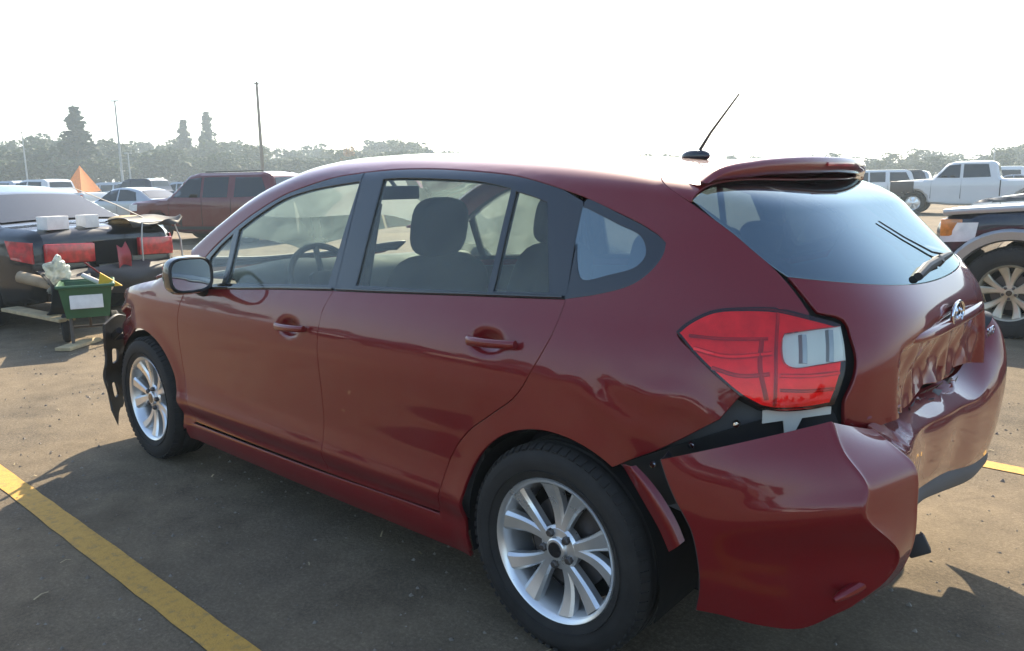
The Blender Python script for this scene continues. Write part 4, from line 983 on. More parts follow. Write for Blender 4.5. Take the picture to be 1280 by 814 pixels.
for nm, col, mt in (('white', (.62, .62, .61), 0), ('silver', (.38, .39, .40), .6), ('black', (.008, .009, .011), .0), ('wine', (.11, .010, .012), .1), ('grey', (.10, .105, .11), .5), ('blue', (.04, .07, .13), .4), ('navy', (.016, .019, .030), .35), ('tan', (.30, .26, .20), .4), ('green', (.03, .06, .05), .3)):
    paint('paint_'+nm, col, mt, .35, .08)
simple('dark_glass', (.012, .015, .017), .06, coat=.0, spec=.6); simple('wheel_steel', (.16, .155, .15), .5, metal=.6); simple('lamp_clear', (.6, .62, .62), .15, coat=1)
simple('wheel_gold', (.50, .44, .33), .35, metal=.6)
def sedan(paintname, glassm='dark_glass', **k):
    sp = dict(w=.88, belt=.92, zb=.22, wr=.31, axles=(.95, 3.60), paint='paint_'+paintname, tumble=.42,
        prof=[(4.52, .25), (4.58, .50), (4.50, .70), (4.30, .80), (3.50, .92), (3.25, .96), (2.55, 1.38), (2.2, 1.43), (1.7, 1.42), (1.25, 1.33), (.62, 1.02), (.12, .99), (.02, .92), (-.02, .55), (.05, .30)],
        side=[('side_window', [(3.02, .98), (2.52, 1.33), (2.14, 1.37), (2.14, .97)], glassm), ('side_window', [(2.07, .97), (2.07, 1.37), (1.72, 1.36), (1.32, 1.27), (1.20, .98)], glassm),
              ('headlamp', [(4.50, .62), (4.47, .72), (4.05, .76), (4.15, .64)], 'lamp_clear'), ('tail_lamp', [(.04, .68), (.05, .88), (.38, .90), (.30, .72)], 'lens_red'), ('sill', [(1.35, .24), (1.35, .30), (3.2, .30), (3.2, .24)], 'black_plastic'), ('door_seam', [(2.10, .30), (2.10, .95), (2.115, .95), (2.115, .30)], 'under_black'), ('door_seam', [(3.20, .32), (3.20, .90), (3.212, .90), (3.212, .32)], 'under_black')],
        cross=[('windscreen', (3.20, .99), (2.60, 1.36), .14, glassm), ('rear_window', (1.20, 1.31), (.68, 1.05), .12, glassm)],
        boxes=[('number_plate', (-.01, 0, .62), (.03, .34, .13), 'paint_white'), ('grille', (4.54, 0, .55), (.06, .8, .12), 'black_plastic')]); sp.update(k); return sp
def suv(paintname, **k):
    sp = dict(w=.93, belt=1.10, zb=.32, wr=.37, axles=(.85, 3.55), paint='paint_'+paintname, tumble=.30, nose=.06,
        prof=[(4.42, .36), (4.48, .60), (4.45, .98), (4.30, 1.04), (3.35, 1.12), (3.15, 1.16), (2.60, 1.68), (2.3, 1.75), (.4, 1.75), (.15, 1.66), (-.02, 1.12), (-.06, .6), (-.02, .36)],
        side=[('side_window', [(2.98, 1.15), (2.56, 1.60), (2.16, 1.64), (2.16, 1.14)], 'dark_glass'), ('side_window', [(2.08, 1.14), (2.08, 1.64), (1.35, 1.64), (1.35, 1.14)], 'dark_glass'), ('side_window', [(1.15, 1.14), (1.15, 1.63), (.40, 1.62), (.18, 1.16)], 'dark_glass'),
              ('headlamp', [(k.get('hx', 4.42), .80), (k.get('hx', 4.42)-.02, .97), (k.get('hx', 4.42)-.3, .98), (k.get('hx', 4.42)-.28, .82)], 'lamp_clear'), ('tail_lamp', [(0, .85), (-.0, 1.08), (.14, 1.08), (.14, .85)], 'lens_red'), ('sill', [(1.3, .34), (1.3, .42), (3.1, .42), (3.1, .34)], 'black_plastic'), ('door_seam', [(2.11, .42), (2.11, 1.12), (2.125, 1.12), (2.125, .42)], 'under_black'), ('door_seam', [(3.12, .42), (3.12, 1.10), (3.135, 1.10), (3.135, .42)], 'under_black'), ('door_seam', [(1.24, .72), (1.24, 1.12), (1.255, 1.12), (1.255, .72)], 'under_black')],
        cross=[('windscreen', (3.10, 1.20), (2.64, 1.64), .10, 'dark_glass'), ('rear_window', (.13, 1.60), (.0, 1.18), .12, 'dark_glass')],
        boxes=[('front_bumper', (4.48, 0, .55), (.14, 1.75, .22), 'black_plastic'), ('rear_bumper', (-.08, 0, .52), (.14, 1.7, .20), 'black_plastic'), ('roof_rail', (1.3, .60, 1.775), (1.7, .03, .03), 'black_plastic')]); sp.update(k); return sp
def pickup(paintname, **k):
    sp = dict(w=.97, belt=1.22, zb=.45, wr=.42, axles=(1.15, 4.75), paint='paint_'+paintname, tumble=.22, nose=.05,
        prof=[(5.55, .55), (5.60, .80), (5.58, 1.14), (5.40, 1.22), (4.35, 1.28), (4.15, 1.31), (3.72, 1.82), (3.45, 1.90), (2.35, 1.90), (2.15, 1.82), (2.02, 1.30), (1.95, 1.26), (.05, 1.24), (0, 1.15), (.0, .55)],
        side=[('side_window', [(4.02, 1.33), (3.66, 1.76), (3.28, 1.80), (3.28, 1.32)], 'dark_glass'), ('side_window', [(3.18, 1.32), (3.18, 1.80), (2.42, 1.79), (2.32, 1.34)], 'dark_glass'),
              ('headlamp', [(5.55, .92), (5.54, 1.12), (5.30, 1.14), (5.32, .94)], 'lamp_clear'), ('door_seam', [(3.22, .55), (3.22, 1.30), (3.24, 1.30), (3.24, .55)], 'under_black'), ('door_seam', [(4.18, .55), (4.18, 1.26), (4.2, 1.26), (4.2, .55)], 'under_black'), ('cab_seam', [(2.0, .55), (2.0, 1.22), (2.03, 1.22), (2.03, .55)], 'under_black'), ('tail_lamp', [(.02, .85), (.02, 1.15), (.14, 1.15), (.14, .85)], 'lens_red')],
        cross=[('windscreen', (4.10, 1.36), (3.76, 1.78), .10, 'dark_glass'), ('rear_window', (2.13, 1.76), (2.06, 1.38), .2, 'dark_glass')],
        boxes=[('front_bumper', (5.62, 0, .68), (.16, 1.85, .24), 'chrome'), ('rear_bumper', (-.06, 0, .62), (.14, 1.8, .18), 'chrome')]); sp.update(k); return sp
def van(paintname, **k):
    sp = suv(paintname); sp.update(w=.95, prof=[(4.85, .36), (4.92, .60), (4.88, .92), (4.70, 1.0), (4.05, 1.12), (3.25, 1.85), (2.95, 1.95), (.2, 1.95), (0, 1.85), (-.05, 1.1), (-.06, .6), (-.02, .36)],
        axles=(.85, 3.90), belt=1.15, side=[('side_window', [(3.86, 1.18), (3.34, 1.70), (2.80, 1.74), (2.80, 1.17)], 'dark_glass'), ('side_window', [(2.70, 1.17), (2.70, 1.74), (1.60, 1.74), (1.60, 1.17)], 'dark_glass'), ('side_window', [(1.45, 1.17), (1.45, 1.74), (.25, 1.72), (.18, 1.18)], 'dark_glass'), ('headlamp', [(4.84, .74), (4.82, .92), (4.5, .95), (4.52, .78)], 'lamp_clear')],
        cross=[('windscreen', (3.98, 1.2), (3.32, 1.80), .10, 'dark_glass')], boxes=[('front_bumper', (4.9, 0, .5), (.12, 1.7, .2), 'black_plastic')]); sp.update(k); return sp
def ground_px(px): p = px_at(px, 'z', 0.0); return np.array([p[0], p[1], 0.0])
def place(px, rz_deg, off=(0, 0)):       # put a vehicle so that its local point off stands at the pixel's ground point
    p = ground_px(px); a = math.radians(rz_deg); c, s = math.cos(a), math.sin(a)
    return (p[0]-c*off[0]+s*off[1], p[1]-s*off[0]-c*off[1], 0), a
# silver-flanked dark off-roader in the bay across the aisle (only its front wing shows)
loc, rz = place((1258, 421), 2, (3.55, .81))
suv_r = vehicle('dark_suv', loc, rz, suv('navy', hx=4.12, prof=[(4.10, .36), (4.17, .60), (4.16, .98), (4.02, 1.05), (3.35, 1.12), (3.15, 1.16), (2.60, 1.68), (2.3, 1.75), (.4, 1.75), (.15, 1.66), (-.02, 1.12), (-.06, .6), (-.02, .36)], fine=True, h=.05, wr=.39, rim=.235, rimmat='wheel_gold', tw=.13, w=.93,
     boxes=[('front_bumper', (4.13, 0, .60), (.14, 1.72, .26), 'paint_silver'), ('roof_rail', (1.3, .60, 1.775), (1.7, .03, .03), 'black_plastic'), ('turn_signal', (4.03, .872, .93), (.17, .05, .15), 'lens_amber')]),
     'dark blue off-road SUV with silver wheel-arch flare and gold alloy wheels', 'suv')
# silver flare around its front wheel, silver bonnet edge
for s in (1, -1):
    V = []; n = 22
    for k in range(n):
        a = math.radians(10+165*k/(n-1))
        for r, y in ((.44, .905), (.455, .955), (.52, .965), (.545, .925)): V.append((3.55+r*math.cos(a), s*y, .39+r*math.sin(a)))
    fixnormals(mesh_obj('arch_flare', V, [(4*k+j, 4*k+j+1, 4*k+j+5, 4*k+j+4) for k in range(n-1) for j in range(3)], 'paint_silver', suv_r, sharp=40))
m = MB(); m.box((3.62, 0, 1.095), (.98, 1.76, .055), rot=Matrix.Rotation(.07, 3, 'Y'), bev=.025); m.build('bonnet', 'paint_silver', suv_r)
# white pickup with a stripped front corner, beyond the gravel aisle
loc, rz = place((1140, 268), 8, (4.75, .85))
pk = vehicle('white_pickup', loc, rz, pickup('white'), 'white crew-cab pickup truck with its front wing stripped off', 'pickup truck')
m = MB(); m.box((5.15, .72, 1.02), (.80, .55, .40), bev=.03); m.box((5.3, .80, .80), (.5, .32, .3), bev=.03); m.build('engine_bay', 'steel_dark', pk)
# dark saloon in front of the pickup
loc, rz = place((1214, 291), 6, (4.45, .80))
vehicle('dark_sedan', loc, rz, sedan('black'), 'black saloon car parked between the off-road SUV and white pickup', 'car')
# wine-red estate on the left
loc, rz = place((202, 303), 24, (3.55, .80))
wine = vehicle('wine_red_suv', loc, rz, suv('wine', wr=.36), 'wine-red four-door SUV parked ahead of the hatchback', 'suv')
# black saloon with a wrecked boot
loc, rz = place((130, 402), 17, (0.10, .10))
loc_s, rz_s = loc, rz
glass('glass_blue', (.35, .45, .50), ior=1.6, dust_veil=.06)
sed = vehicle('wrecked_sedan', loc, rz, sedan('black', 'dark_glass', h=.05), 'black saloon car with smashed boot, loaded with scrap', 'car')
for y, wd in ((.50, .52), (-.52, .44)):
    m = MB(); m.box((-.045, y, .76), (.05, wd, .19), rot=Matrix.Rotation(.04, 3, 'X'), bev=.015); m.build('tail_lamp', 'lens_red', sed)
m = MB(); m.box((-.05, .02, .74), (.03, .44, .24), bev=.01); m.build('boot_recess', 'under_black', sed)
# more parked vehicles: the nearer silver saloon, then the far rows
loc, rz = place((112, 286), 20, (3.6, .80)); vehicle('silver_sedan', loc, rz, sedan('silver'), 'silver saloon car between the black wreck and the wine-red SUV', 'car')
rf_ = random.Random(21); used_ = set()
more = [((xx, yy), rf_.uniform(15, 32), rf_.choice([sedan, suv, sedan, pickup]), cc) for xx, yy, cc in ((20, 272, 'silver'), (62, 275, 'white'), (190, 270, 'navy'), (222, 266, 'silver'), (88, 252, 'white'), (118, 254, 'blue'), (150, 251, 'silver'), (182, 252, 'white'), (55, 252, 'tan'), (22, 253, 'grey'), (350, 272, 'white'), (385, 275, 'navy'), (445, 258, 'white'), (490, 274, 'grey'), (540, 272, 'white'), (590, 276, 'blue'), (1100, 254, 'navy'), (1124, 244, 'tan'), (1082, 256, 'white'))]
far = [((40, 258), 30, van, 'grey'), ((78, 262), 25, suv, 'white'), ((135, 259), 30, van, 'silver'), ((170, 261), 20, pickup, 'white'), ((205, 258), 28, van, 'tan'), ((8, 262), 24, sedan, 'grey'),
       ((365, 262), 30, suv, 'grey'), ((400, 258), 28, van, 'white'), ((430, 266), 26, sedan, 'silver'), ((470, 262), 22, suv, 'green'), ((510, 266), 24, pickup, 'white'), ((560, 262), 20, sedan, 'tan'), ((600, 266), 22, van, 'silver'), ((650, 262), 18, suv, 'white'),
       ((1092, 246), 10, sedan, 'grey'), ((1112, 249), 8, suv, 'silver'), ((1070, 245), 10, pickup, 'white'), ((1228, 247), 8, van, 'white'), ((1262, 248), 6, sedan, 'silver'), ((1180, 244), 8, sedan, 'blue')]
kinds = {'van': ('van', 'parked_van'), 'suv': ('suv', 'parked_suv'), 'sedan': ('car', 'parked_sedan'), 'pickup': ('pickup truck', 'parked_pickup')}
word = {'van': 'van', 'suv': 'SUV', 'sedan': 'saloon car', 'pickup': 'pickup truck'}
for px, rz, fn, col in far+more:
    loc, a = place(px, rz, (2.2, .8)); k = fn.__name__; zone_ = (col, px[0] < 230, px[0] < 700, px[1] > 263)
    for alt in (sedan, suv, pickup, van):
        if zone_+(k,) in used_: fn = alt; k = fn.__name__
    used_.add(zone_+(k,))
    side = 'left of the wine-red SUV' if px[0] < 230 else ('seen through the hatchback windows' if px[0] < 700 else 'near the white pickup')
    side = {'left of the wine-red SUV': 'in the far row beyond the silver saloon', 'seen through the hatchback windows': 'in the far row beyond the wine-red SUV', 'near the white pickup': 'in the far row behind the white pickup'}[side]
    near_ = 'near side of ' if px[1] > 263 else ''
    side = side.replace('the far row', near_+'the far row')
    vehicle(kinds[k][1], loc, a, fn(col, h=.2), f'{col} {word[k]} parked {side}', kinds[k][0], 'vehicles in the far rows')
# guessed row added unseen behind the camera for the red paint to reflect
for (x, y, rz, fn, col) in ((-6.5, 9.5, -88, sedan, 'silver'), (-3.4, 9.8, -92, suv, 'black'), (-.4, 9.4, -90, sedan, 'white'), (2.6, 9.9, -91, van, 'grey'), (5.7, 9.5, -89, sedan, 'green'), (8.8, 9.7, -90, suv, 'tan'), (11.8, 9.6, -92, pickup, 'black')):
    k = fn.__name__; vehicle(kinds[k][1], (x, y+4.3, 0), math.radians(rz), fn(col, h=.12), f'{col} {word[k]} in an unseen row added for reflections in the red hatchback', kinds[k][0], 'unseen vehicles added for reflections')
# ---------------------------------------------------------------- scrap loaded at the boot of the black wreck
def yard(px, z): return Vector(px_at(px, 'z', z))
def depth_pt(px, ref):               # the sight line of px at the distance of the ground pixel ref
    g = ground_px(ref); d = px_dir(px)[0]; t = ((g-CO)@CF); return Vector(CO+d*t)
def ptag(o, label, cat, group=None): return tag(o, label, cat, group)
simple('green_plastic', (.018, .085, .03), .45, bumpd=.001); simple('cardboard', (.33, .25, .16), .9, var=.2); simple('raw_wood', (.42, .32, .18), .8, var=.25, vscale=14)
simple('yellow_plastic', (.75, .42, .02), .5); simple('white_card', (.72, .70, .66), .8); simple('pvc_white', (.62, .55, .50), .5); simple('orange_fabric', (.85, .30, .10), .8); simple('wire', (.45, .42, .38), .5, metal=.4)
glass('poly_bag', (.55, .56, .58), rough=.35, ior=1.7, dust_veil=.35)
ref = (110, 428)
# green garden cart
c = depth_pt((113, 404), ref); cart = empty('green_cart', (c.x, c.y, 0), math.radians(-22), 'green plastic garden cart full of scrap behind the black wreck', 'cart')
zt_, zb_ = .54, .26
def tub(w, d, z): return [(-d/2, -w/2, z), (d/2, -w/2, z), (d/2, w/2, z), (-d/2, w/2, z)]
V = tub(.42, .54, zt_)+tub(.34, .46, zb_)+tub(.38, .50, zt_)+tub(.31, .42, zb_+.02)
F = [(0, 1, 5, 4), (1, 2, 6, 5), (2, 3, 7, 6), (3, 0, 4, 7), (4, 5, 6, 7), (8, 12, 13, 9), (9, 13, 14, 10), (10, 14, 15, 11), (11, 15, 12, 8), (12, 15, 14, 13), (0, 8, 9, 1), (1, 9, 10, 2), (2, 10, 11, 3), (3, 11, 8, 0)]
fixnormals(mesh_obj('tub', V, F, 'green_plastic', cart, smooth=False))
m = MB(); m.tube([(-.28, -.22, zt_), (.28, -.22, zt_), (.28, .22, zt_), (-.28, .22, zt_), (-.28, -.22, zt_)], .016, 8); m.build('rim', 'green_plastic', cart)
for sy in (1, -1):
    m = MB(); m.lathe([(.06, .03), (.11, .035), (.13, .02), (.13, -.02), (.11, -.035), (.06, -.03)], 24, 'y', (.12, sy*.20, .13)); m.build('wheel', 'rubber', cart)
m = MB(); m.tube([(.12, -.2, .13), (.12, .2, .13)], .012, 8); m.tube([(.12, .0, .13), (.0, 0, .27)], .014, 8); m.build('axle', 'steel_dark', cart)
for sy in (1, -1):
    m = MB(); m.tube([(-.19, sy*.14, .28), (-.21, sy*.14, .0)], .014, 8); m.build('leg', 'steel_dark', cart)
m = MB(); m.box((-.262, .0, .41), (.012, .26, .13), rot=Matrix.Rotation(.16, 3, 'Y'), bev=.004); m.build('white_panel', 'white_card', cart)
# loose scrap: each its own thing
def rod(name, a, b, r, mat, label, cat, n=12, flat=None):
    a, b = Vector(a), Vector(b); mid = (a+b)/2; m = MB()
    if flat is None: m.tube([a-mid, b-mid], r, n)
    else:
        d = (b-a); L_ = d.length; R3 = d.to_track_quat('X', 'Z').to_matrix(); m.box((0, 0, 0), (L_, flat[0], flat[1]), rot=R3, bev=.004)
    o = m.build(name, mat, None, sharp=40); o.location = mid; return tag(o, label, cat)
rod('cardboard_tube', depth_pt((24, 346), (60, 425)), depth_pt((84, 360), (100, 425)), .055, 'cardboard', 'brown cardboard tube sticking out of the scrap pile', 'tube')
rod('wood_plank', depth_pt((12, 386), (60, 420)), depth_pt((84, 400), (100, 430)), 0, 'raw_wood', 'pale wood plank jutting out low from the scrap cart', 'plank', flat=(.16, .03))
a_ = yard((78, 437), .02); b_ = yard((118, 424), .02); rod('wood_plank', a_, b_, 0, 'raw_wood', 'pale wood plank lying flat on the asphalt below the cart', 'plank', flat=(.14, .03))
o = cushion('plastic_bag', (0, 0, 0), (.18, .20, .34), 'poly_bag', None, None, .8, .9, 26, 40); o.location = depth_pt((72, 346), (85, 425)); tag(o, 'crumpled translucent plastic bag hanging on the scrap cart', 'bag')
for v in o.data.vertices: v.co *= 1+.20*abs(math.sin(v.co.x*46+v.co.z*39))*math.sin(v.co.y*61+v.co.z*20)+.10*math.sin(v.co.z*90+v.co.y*70)
m = MB(); m.prism([(-.10, -.05), (.10, -.05), (.07, .08)], -.03, .03); o = m.build('yellow_wedge', 'yellow_plastic', None, smooth=False); o.location = depth_pt((137, 351), ref); o.rotation_euler = (0, 0, math.radians(70)); tag(o, 'small yellow plastic wedge lying on top of the green cart', 'wedge')
rod('pvc_pipe', depth_pt((103, 344), ref), depth_pt((140, 360), ref), .022, 'pvc_white', 'short pale plastic pipe lying across the green cart', 'pipe')
sa, ca = math.sin(rz_s), math.cos(rz_s)
simple('scrap_dark', (.016, .016, .018), .6, var=.4); simple('scrap_red', (.28, .02, .025), .5, var=.3)
def on_sedan(x, y, z): return Vector((loc_s[0]+ca*x-sa*y, loc_s[1]+sa*x+ca*y, z))
def sheet(name, pts, mat, label, cat, amp=.03, seed=0):     # crumpled panel through a 3-D grid of points
    P = np.array(pts, float); c0 = P.reshape(-1, 3).mean(0); c0[2] = P[..., 2].min(); r = np.random.default_rng(seed)
    P = P-c0+r.normal(0, amp, P.shape); o = loft(name, P, mat, None, 4, 4, thick=.006, sharp=40); o.location = tuple(c0); return tag(o, label, cat)
def SG(rows): return [[tuple(on_sedan(*p)) for p in r] for r in rows]
sheet('bumper_cover', SG([[(-.12, y, .62), (-.24, y, .56), (-.28, y, .44), (-.22, y, .32)] for y in (.90, .6, .3, 0, -.3, -.6, -.85)]), 'scrap_dark', 'crumpled black bumper cover hanging off the tail of the wreck', 'bumper', .025, 1)
sheet('boot_lid_panel', SG([[(-.10, y, .98), (-.06, y, 1.03), (.12, y, 1.06), (.30, y, 1.04)] for y in (-.2, -.45, -.7, -.9)]), 'scrap_dark', 'bent dark boot lid panel propped up beside the tan cloth', 'panel', .03, 2)
sheet('red_rag', SG([[(-.16, y, .80), (-.20, y, .70), (-.19, y, .58), (-.21, y, .50)] for y in (.10, .02, -.06)]), 'scrap_red', 'torn red rag hanging between the tail lamps of the wreck', 'rag', .02, 3)
sheet('grey_liner', SG([[(-.30, y, .60), (-.42, y, .50), (-.45, y, .36), (-.40, y, .20)] for y in (1.05, .8, .55)]), 'scrap_dark', 'torn black wheel liner leaning on the left of the cart', 'liner', .03, 4)
for k, (x, y, L_, a) in enumerate(((-.30, -.35, .55, .5), (-.36, -.55, .45, -.4), (-.34, .25, .50, 1.0))):
    p0 = on_sedan(x, y, .42); p1 = p0+Vector((L_*.3*math.sin(a*3), L_*math.cos(a), L_*math.sin(a)*.6)); rod('metal_strip', p0, p1, 0, ('steel_dark', 'wire', 'scrap_red')[k], ('dark steel strip poking out of the scrap at the wreck', 'pale wire strip poking out of the scrap at the wreck', 'red trim strip poking out of the scrap at the wreck')[k], 'strip', flat=(.05, .012))
for x, y, w, lab in ((.16, .50, .25, 'white carton standing on the boot edge above the left tail lamp'), (.16, .12, .16, 'small white carton in the middle of the boot edge')):
    m = MB(); m.box((0, 0, .07), (.14, w, .13), bev=.004); o = m.build('white_carton', 'white_card', None); o.location = on_sedan(x, y, .985); o.rotation_euler = (0, 0, rz_s+.1); tag(o, lab, 'carton')
m = MB(); m.add(*sgrid(6, 12, (0, 0, .05), (.3, .42, .11), .9, .8)); o = m.build('crumpled_cloth', 'raw_wood', None); o.location = on_sedan(.22, -.42, .99); tag(o, 'tan crumpled cloth lying on the boot lid of the wreck', 'cloth')
m = MB(); hp = [on_sedan(-.12, -.28, .55), on_sedan(-.13, -.28, .85), on_sedan(-.10, -.33, 1.02), on_sedan(-.10, -.75, 1.02), on_sedan(-.13, -.80, .80), on_sedan(-.12, -.82, .40)]
q0 = hp[0].copy(); m.tube([p-q0 for p in hp], .009, 8); o = m.build('wire_hoop', 'wire', None); o.location = q0; tag(o, 'bent wire hoop hooked over the right tail lamp of the wreck', 'wire')
m = MB(); a, b = on_sedan(.0, -.62, .98), on_sedan(.3, .15, 1.40); m.tube([(0, 0, 0), (b-a)*.5+Vector((0, 0, .02)), b-a], [.007, .006, .004], 6); o = m.build('whip_aerial', 'wire', None); o.location = a; tag(o, 'thin pale whip rod slanting up from the boot of the wreck', 'rod')
# orange pyramid tent far off between the parked rows
base = ground_px((106, 268)); V = []; n = 4
tn = empty('orange_tent', tuple(base), .4, 'small orange pyramid tent rising behind the silver saloon', 'tent')
V = [(1.0*math.cos(a+.785), 1.0*math.sin(a+.785), z) for z in (1.35,) for a in np.linspace(0, 2*math.pi, 4, endpoint=False)]+[(0, 0, 2.75)]
V2_ = []
for k in range(4):
    p, q = Vector(V[k]), Vector(V[(k+1) % 4]); ap = Vector(V[4])
    for t in np.linspace(0, 1, 5): V2_.append((p+(q-p)*t)*.98+Vector((0, 0, -.08*math.sin(math.pi*t))))
F = [];
for k in range(4):
    for j in range(4): F.append((k*5+j, k*5+j+1, 20))
mesh_obj('canopy', [tuple(v) for v in V2_]+[(0, 0, 2.75)], F, 'orange_fabric', tn, smooth=False)
for k in range(4):
    m = MB(); p = Vector(V[k]); m.tube([(p.x*.96, p.y*.96, 0), (p.x*.96, p.y*.96, 1.36)], .025, 8); m.build('pole', 'wire', tn)
# ---------------------------------------------------------------- poles
simple('pole_wood', (.16, .13, .10), .9); simple('pole_steel', (.30, .31, .31), .5, metal=.5)
for (px, D, top, lab, steel) in (((329, 222), 62, 104, 'tall weathered wooden utility pole behind the wine-red SUV', 0), ((153, 222), 72, 128, 'slim grey lamp pole behind the orange tent', 1), ((163, 222), 95, 192, 'short grey pole beside the slim lamp pole', 1), ((700, 200), 110, 136, 'faint grey lamp pole above the roof of the hatchback', 1), ((34, 222), 110, 166, 'faint grey pole standing in front of the left-hand trees', 1), ((1241, 215), 120, 182, 'faint grey pole among trees beyond the white pickup', 1)):
    d = px_dir(px)[0]; k = D/np.linalg.norm(d[:2]); b = CO+d*k; b[2] = 0
    tp = project(b+[0, 0, 5])[0]; dz = 5*(project(b)[0, 1]-top)/(project(b)[0, 1]-tp[1])
    pl_ = empty('lamp_pole' if steel else 'utility_pole', tuple(b), 0, lab, 'pole')
    m = MB(); m.tube([(0, 0, 0), (0, 0, dz*.5), (0, 0, dz)], [.14, .12, .09] if not steel else [.11, .09, .06], 10); m.build('post', 'pole_steel' if steel else 'pole_wood', pl_)
    m = MB()
    if steel: m.box((.0, 0, dz+.03), (.7, .22, .10), rot=Matrix.Rotation(.8, 3, 'Z'), bev=.03); m.build('lamp_head', 'pole_steel', pl_)
    else: m.box((0, 0, dz-.15), (.08, .45, .08), rot=Matrix.Rotation(-.5, 3, 'Z')); m.build('cross_arm', 'pole_wood', pl_)
# ---------------------------------------------------------------- dirt bank
simple('dirt', (.085, .055, .038), .95, var=.35, vscale=.6)
def arc_pt(pxx, D, yy=238):
    d = px_dir((pxx, yy))[0]; k = D/np.linalg.norm(d[:2]); b = CO+d*k; return b
V = []; cols = np.linspace(-260, 1500, 89)
for i, c in enumerate(cols):
    h = (1.7 if c < 420 else 1.0)*(1+.18*math.sin(i*.9)+.1*math.sin(i*2.3))
    for D, z in ((88, -.05), (93, h*.55), (97, h), (104, h*.96), (112, .2)): p = arc_pt(c, D); V.append((p[0], p[1], z))
F = [(5*i+j, 5*i+j+1, 5*i+j+6, 5*i+j+5) for i in range(len(cols)-1) for j in range(4)]
tag(fixnormals(mesh_obj('dirt_bank', V, F, 'dirt')), kind='structure')
# ---------------------------------------------------------------- trees
def leafmat(name, c1, c2):
    m, n, l, b = new_mat(name); g = n.new('ShaderNodeNewGeometry'); t = noise(n, l, .8, 3)
    ad = n.new('ShaderNodeMath'); ad.operation = 'ADD'; l.new(g.outputs['Random Per Island'], ad.inputs[0]); l.new(t.outputs['Fac'], ad.inputs[1])
    hv = n.new('ShaderNodeMath'); hv.operation = 'MULTIPLY'; hv.inputs[1].default_value = .5; l.new(ad.outputs[0], hv.inputs[0])
    r = ramp(n, l, hv.outputs[0], [(.25, c1), (.75, c2)]); l.new(r.outputs['Color'], b.inputs['Base Color']); b.inputs['Roughness'].default_value = .7
    b.inputs['Specular IOR Level'].default_value = .2
    tr = n.new('ShaderNodeBsdfTranslucent'); l.new(r.outputs['Color'], tr.inputs[0]); mx = n.new('ShaderNodeMixShader'); mx.inputs[0].default_value = .2
    l.new(b.outputs[0], mx.inputs[1]); l.new(tr.outputs[0], mx.inputs[2]); l.new(mx.outputs[0], n['Material Output'].inputs[0])
leafmat('leaf_mid', (.02, .038, .014), (.055, .078, .03)); leafmat('leaf_dark', (.012, .026, .015), (.03, .048, .024)); leafmat('leaf_pale', (.045, .06, .02), (.10, .11, .045)); leafmat('leaf_rust', (.20, .10, .03), (.36, .20, .06))
simple('bark', (.09, .07, .055), .95)
def crown_leaves(kind, seed):
    r = np.random.default_rng(seed); Q = []
    if kind == 'conifer':
        for lv in range(26):
            t = lv/25; z = .12+.86*t; R_ = .23*(1-t)**.85+.012; nb = int(7+9*(1-t))
            for b in range(nb):
                a = r.uniform(0, 6.283); L_ = R_*r.uniform(.55, 1.15)
                for s in range(7):
                    q = L_*(s+.5)/7; Q.append((q*math.cos(a)+r.normal(0, .008), q*math.sin(a)+r.normal(0, .008), z-.10*q+r.normal(0, .006), .046*r.uniform(.6, 1.3)))
    else:
        nb = 26
        for b in range(nb):
            a = r.uniform(0, 6.283); ph = math.acos(r.uniform(-.6, 1)); rad = r.uniform(.55, 1.0)
            cx, cy, cz = .30*rad*math.sin(ph)*math.cos(a), .30*rad*math.sin(ph)*math.sin(a), .60+.36*rad*math.cos(ph)
            cr_ = r.uniform(.07, .15)
            for s in range(80):
                v = r.normal(0, 1, 3); v /= np.linalg.norm(v); v *= cr_*r.uniform(.5, 1)**.5
                Q.append((cx+v[0], cy+v[1], min(.99, cz+v[2]*.8), .040*r.uniform(.6, 1.4)))
    V, F = [], []
    for x, y, z, s in Q:
        u = r.normal(0, 1, 3); u /= np.linalg.norm(u); w = np.cross(u, r.normal(0, 1, 3)); w /= np.linalg.norm(w); k = len(V); p = np.array([x, y, z])
        V += [p-u*s*.6-w*s*.35, p+u*s*.2-w*s*.5, p+u*s*.7+w*s*.1, p-u*s*.1+w*s*.5]; F.append((k, k+1, k+2, k+3))
    return V, F
def trunk_mesh(kind, seed):
    r = random.Random(seed); m = MB()
    if kind == 'conifer': m.tube([(0, 0, 0), (.003, 0, .4), (0, 0, .97)], [.022, .014, .003], 7)
    else:
        m.tube([(0, 0, 0), (.01, .005, .25), (0, .01, .5), (.01, 0, .8)], [.028, .022, .015, .005], 7)
        for k in range(6):
            a = k*1.05+r.uniform(0, .5); z = r.uniform(.25, .5); L_ = r.uniform(.15, .25); m.tube([(0, 0, z), (L_*.5*math.cos(a), L_*.5*math.sin(a), z+.10), (L_*math.cos(a), L_*math.sin(a), z+.25)], [.013, .009, .004], 5)
    return m
protos = {}
def tree(kind, leaf, seed, loc, H, wf, rz, name, label, group):
    key = (kind, leaf, seed)
    root = empty(name, loc, rz, label, 'tree', group); root.scale = (H*wf, H*wf, H)
    if key not in protos:
        V, F = crown_leaves(kind, seed); cr_ = mesh_obj('crown', V, F, leaf, root, smooth=False); tr_ = trunk_mesh(kind, seed).build('trunk', 'bark', root); protos[key] = (cr_.data, tr_.data)
    else:
        for nm, me in zip(('crown', 'trunk'), protos[key]):
            o = bpy.data.objects.new(nm, me); C.objects.link(o); o.parent = root
sky_x = [-80, 0, 40, 80, 120, 170, 210, 250, 300, 340, 380, 420, 450, 498, 540, 600, 1040, 1080, 1120, 1165, 1200, 1225, 1255, 1300, 1400]
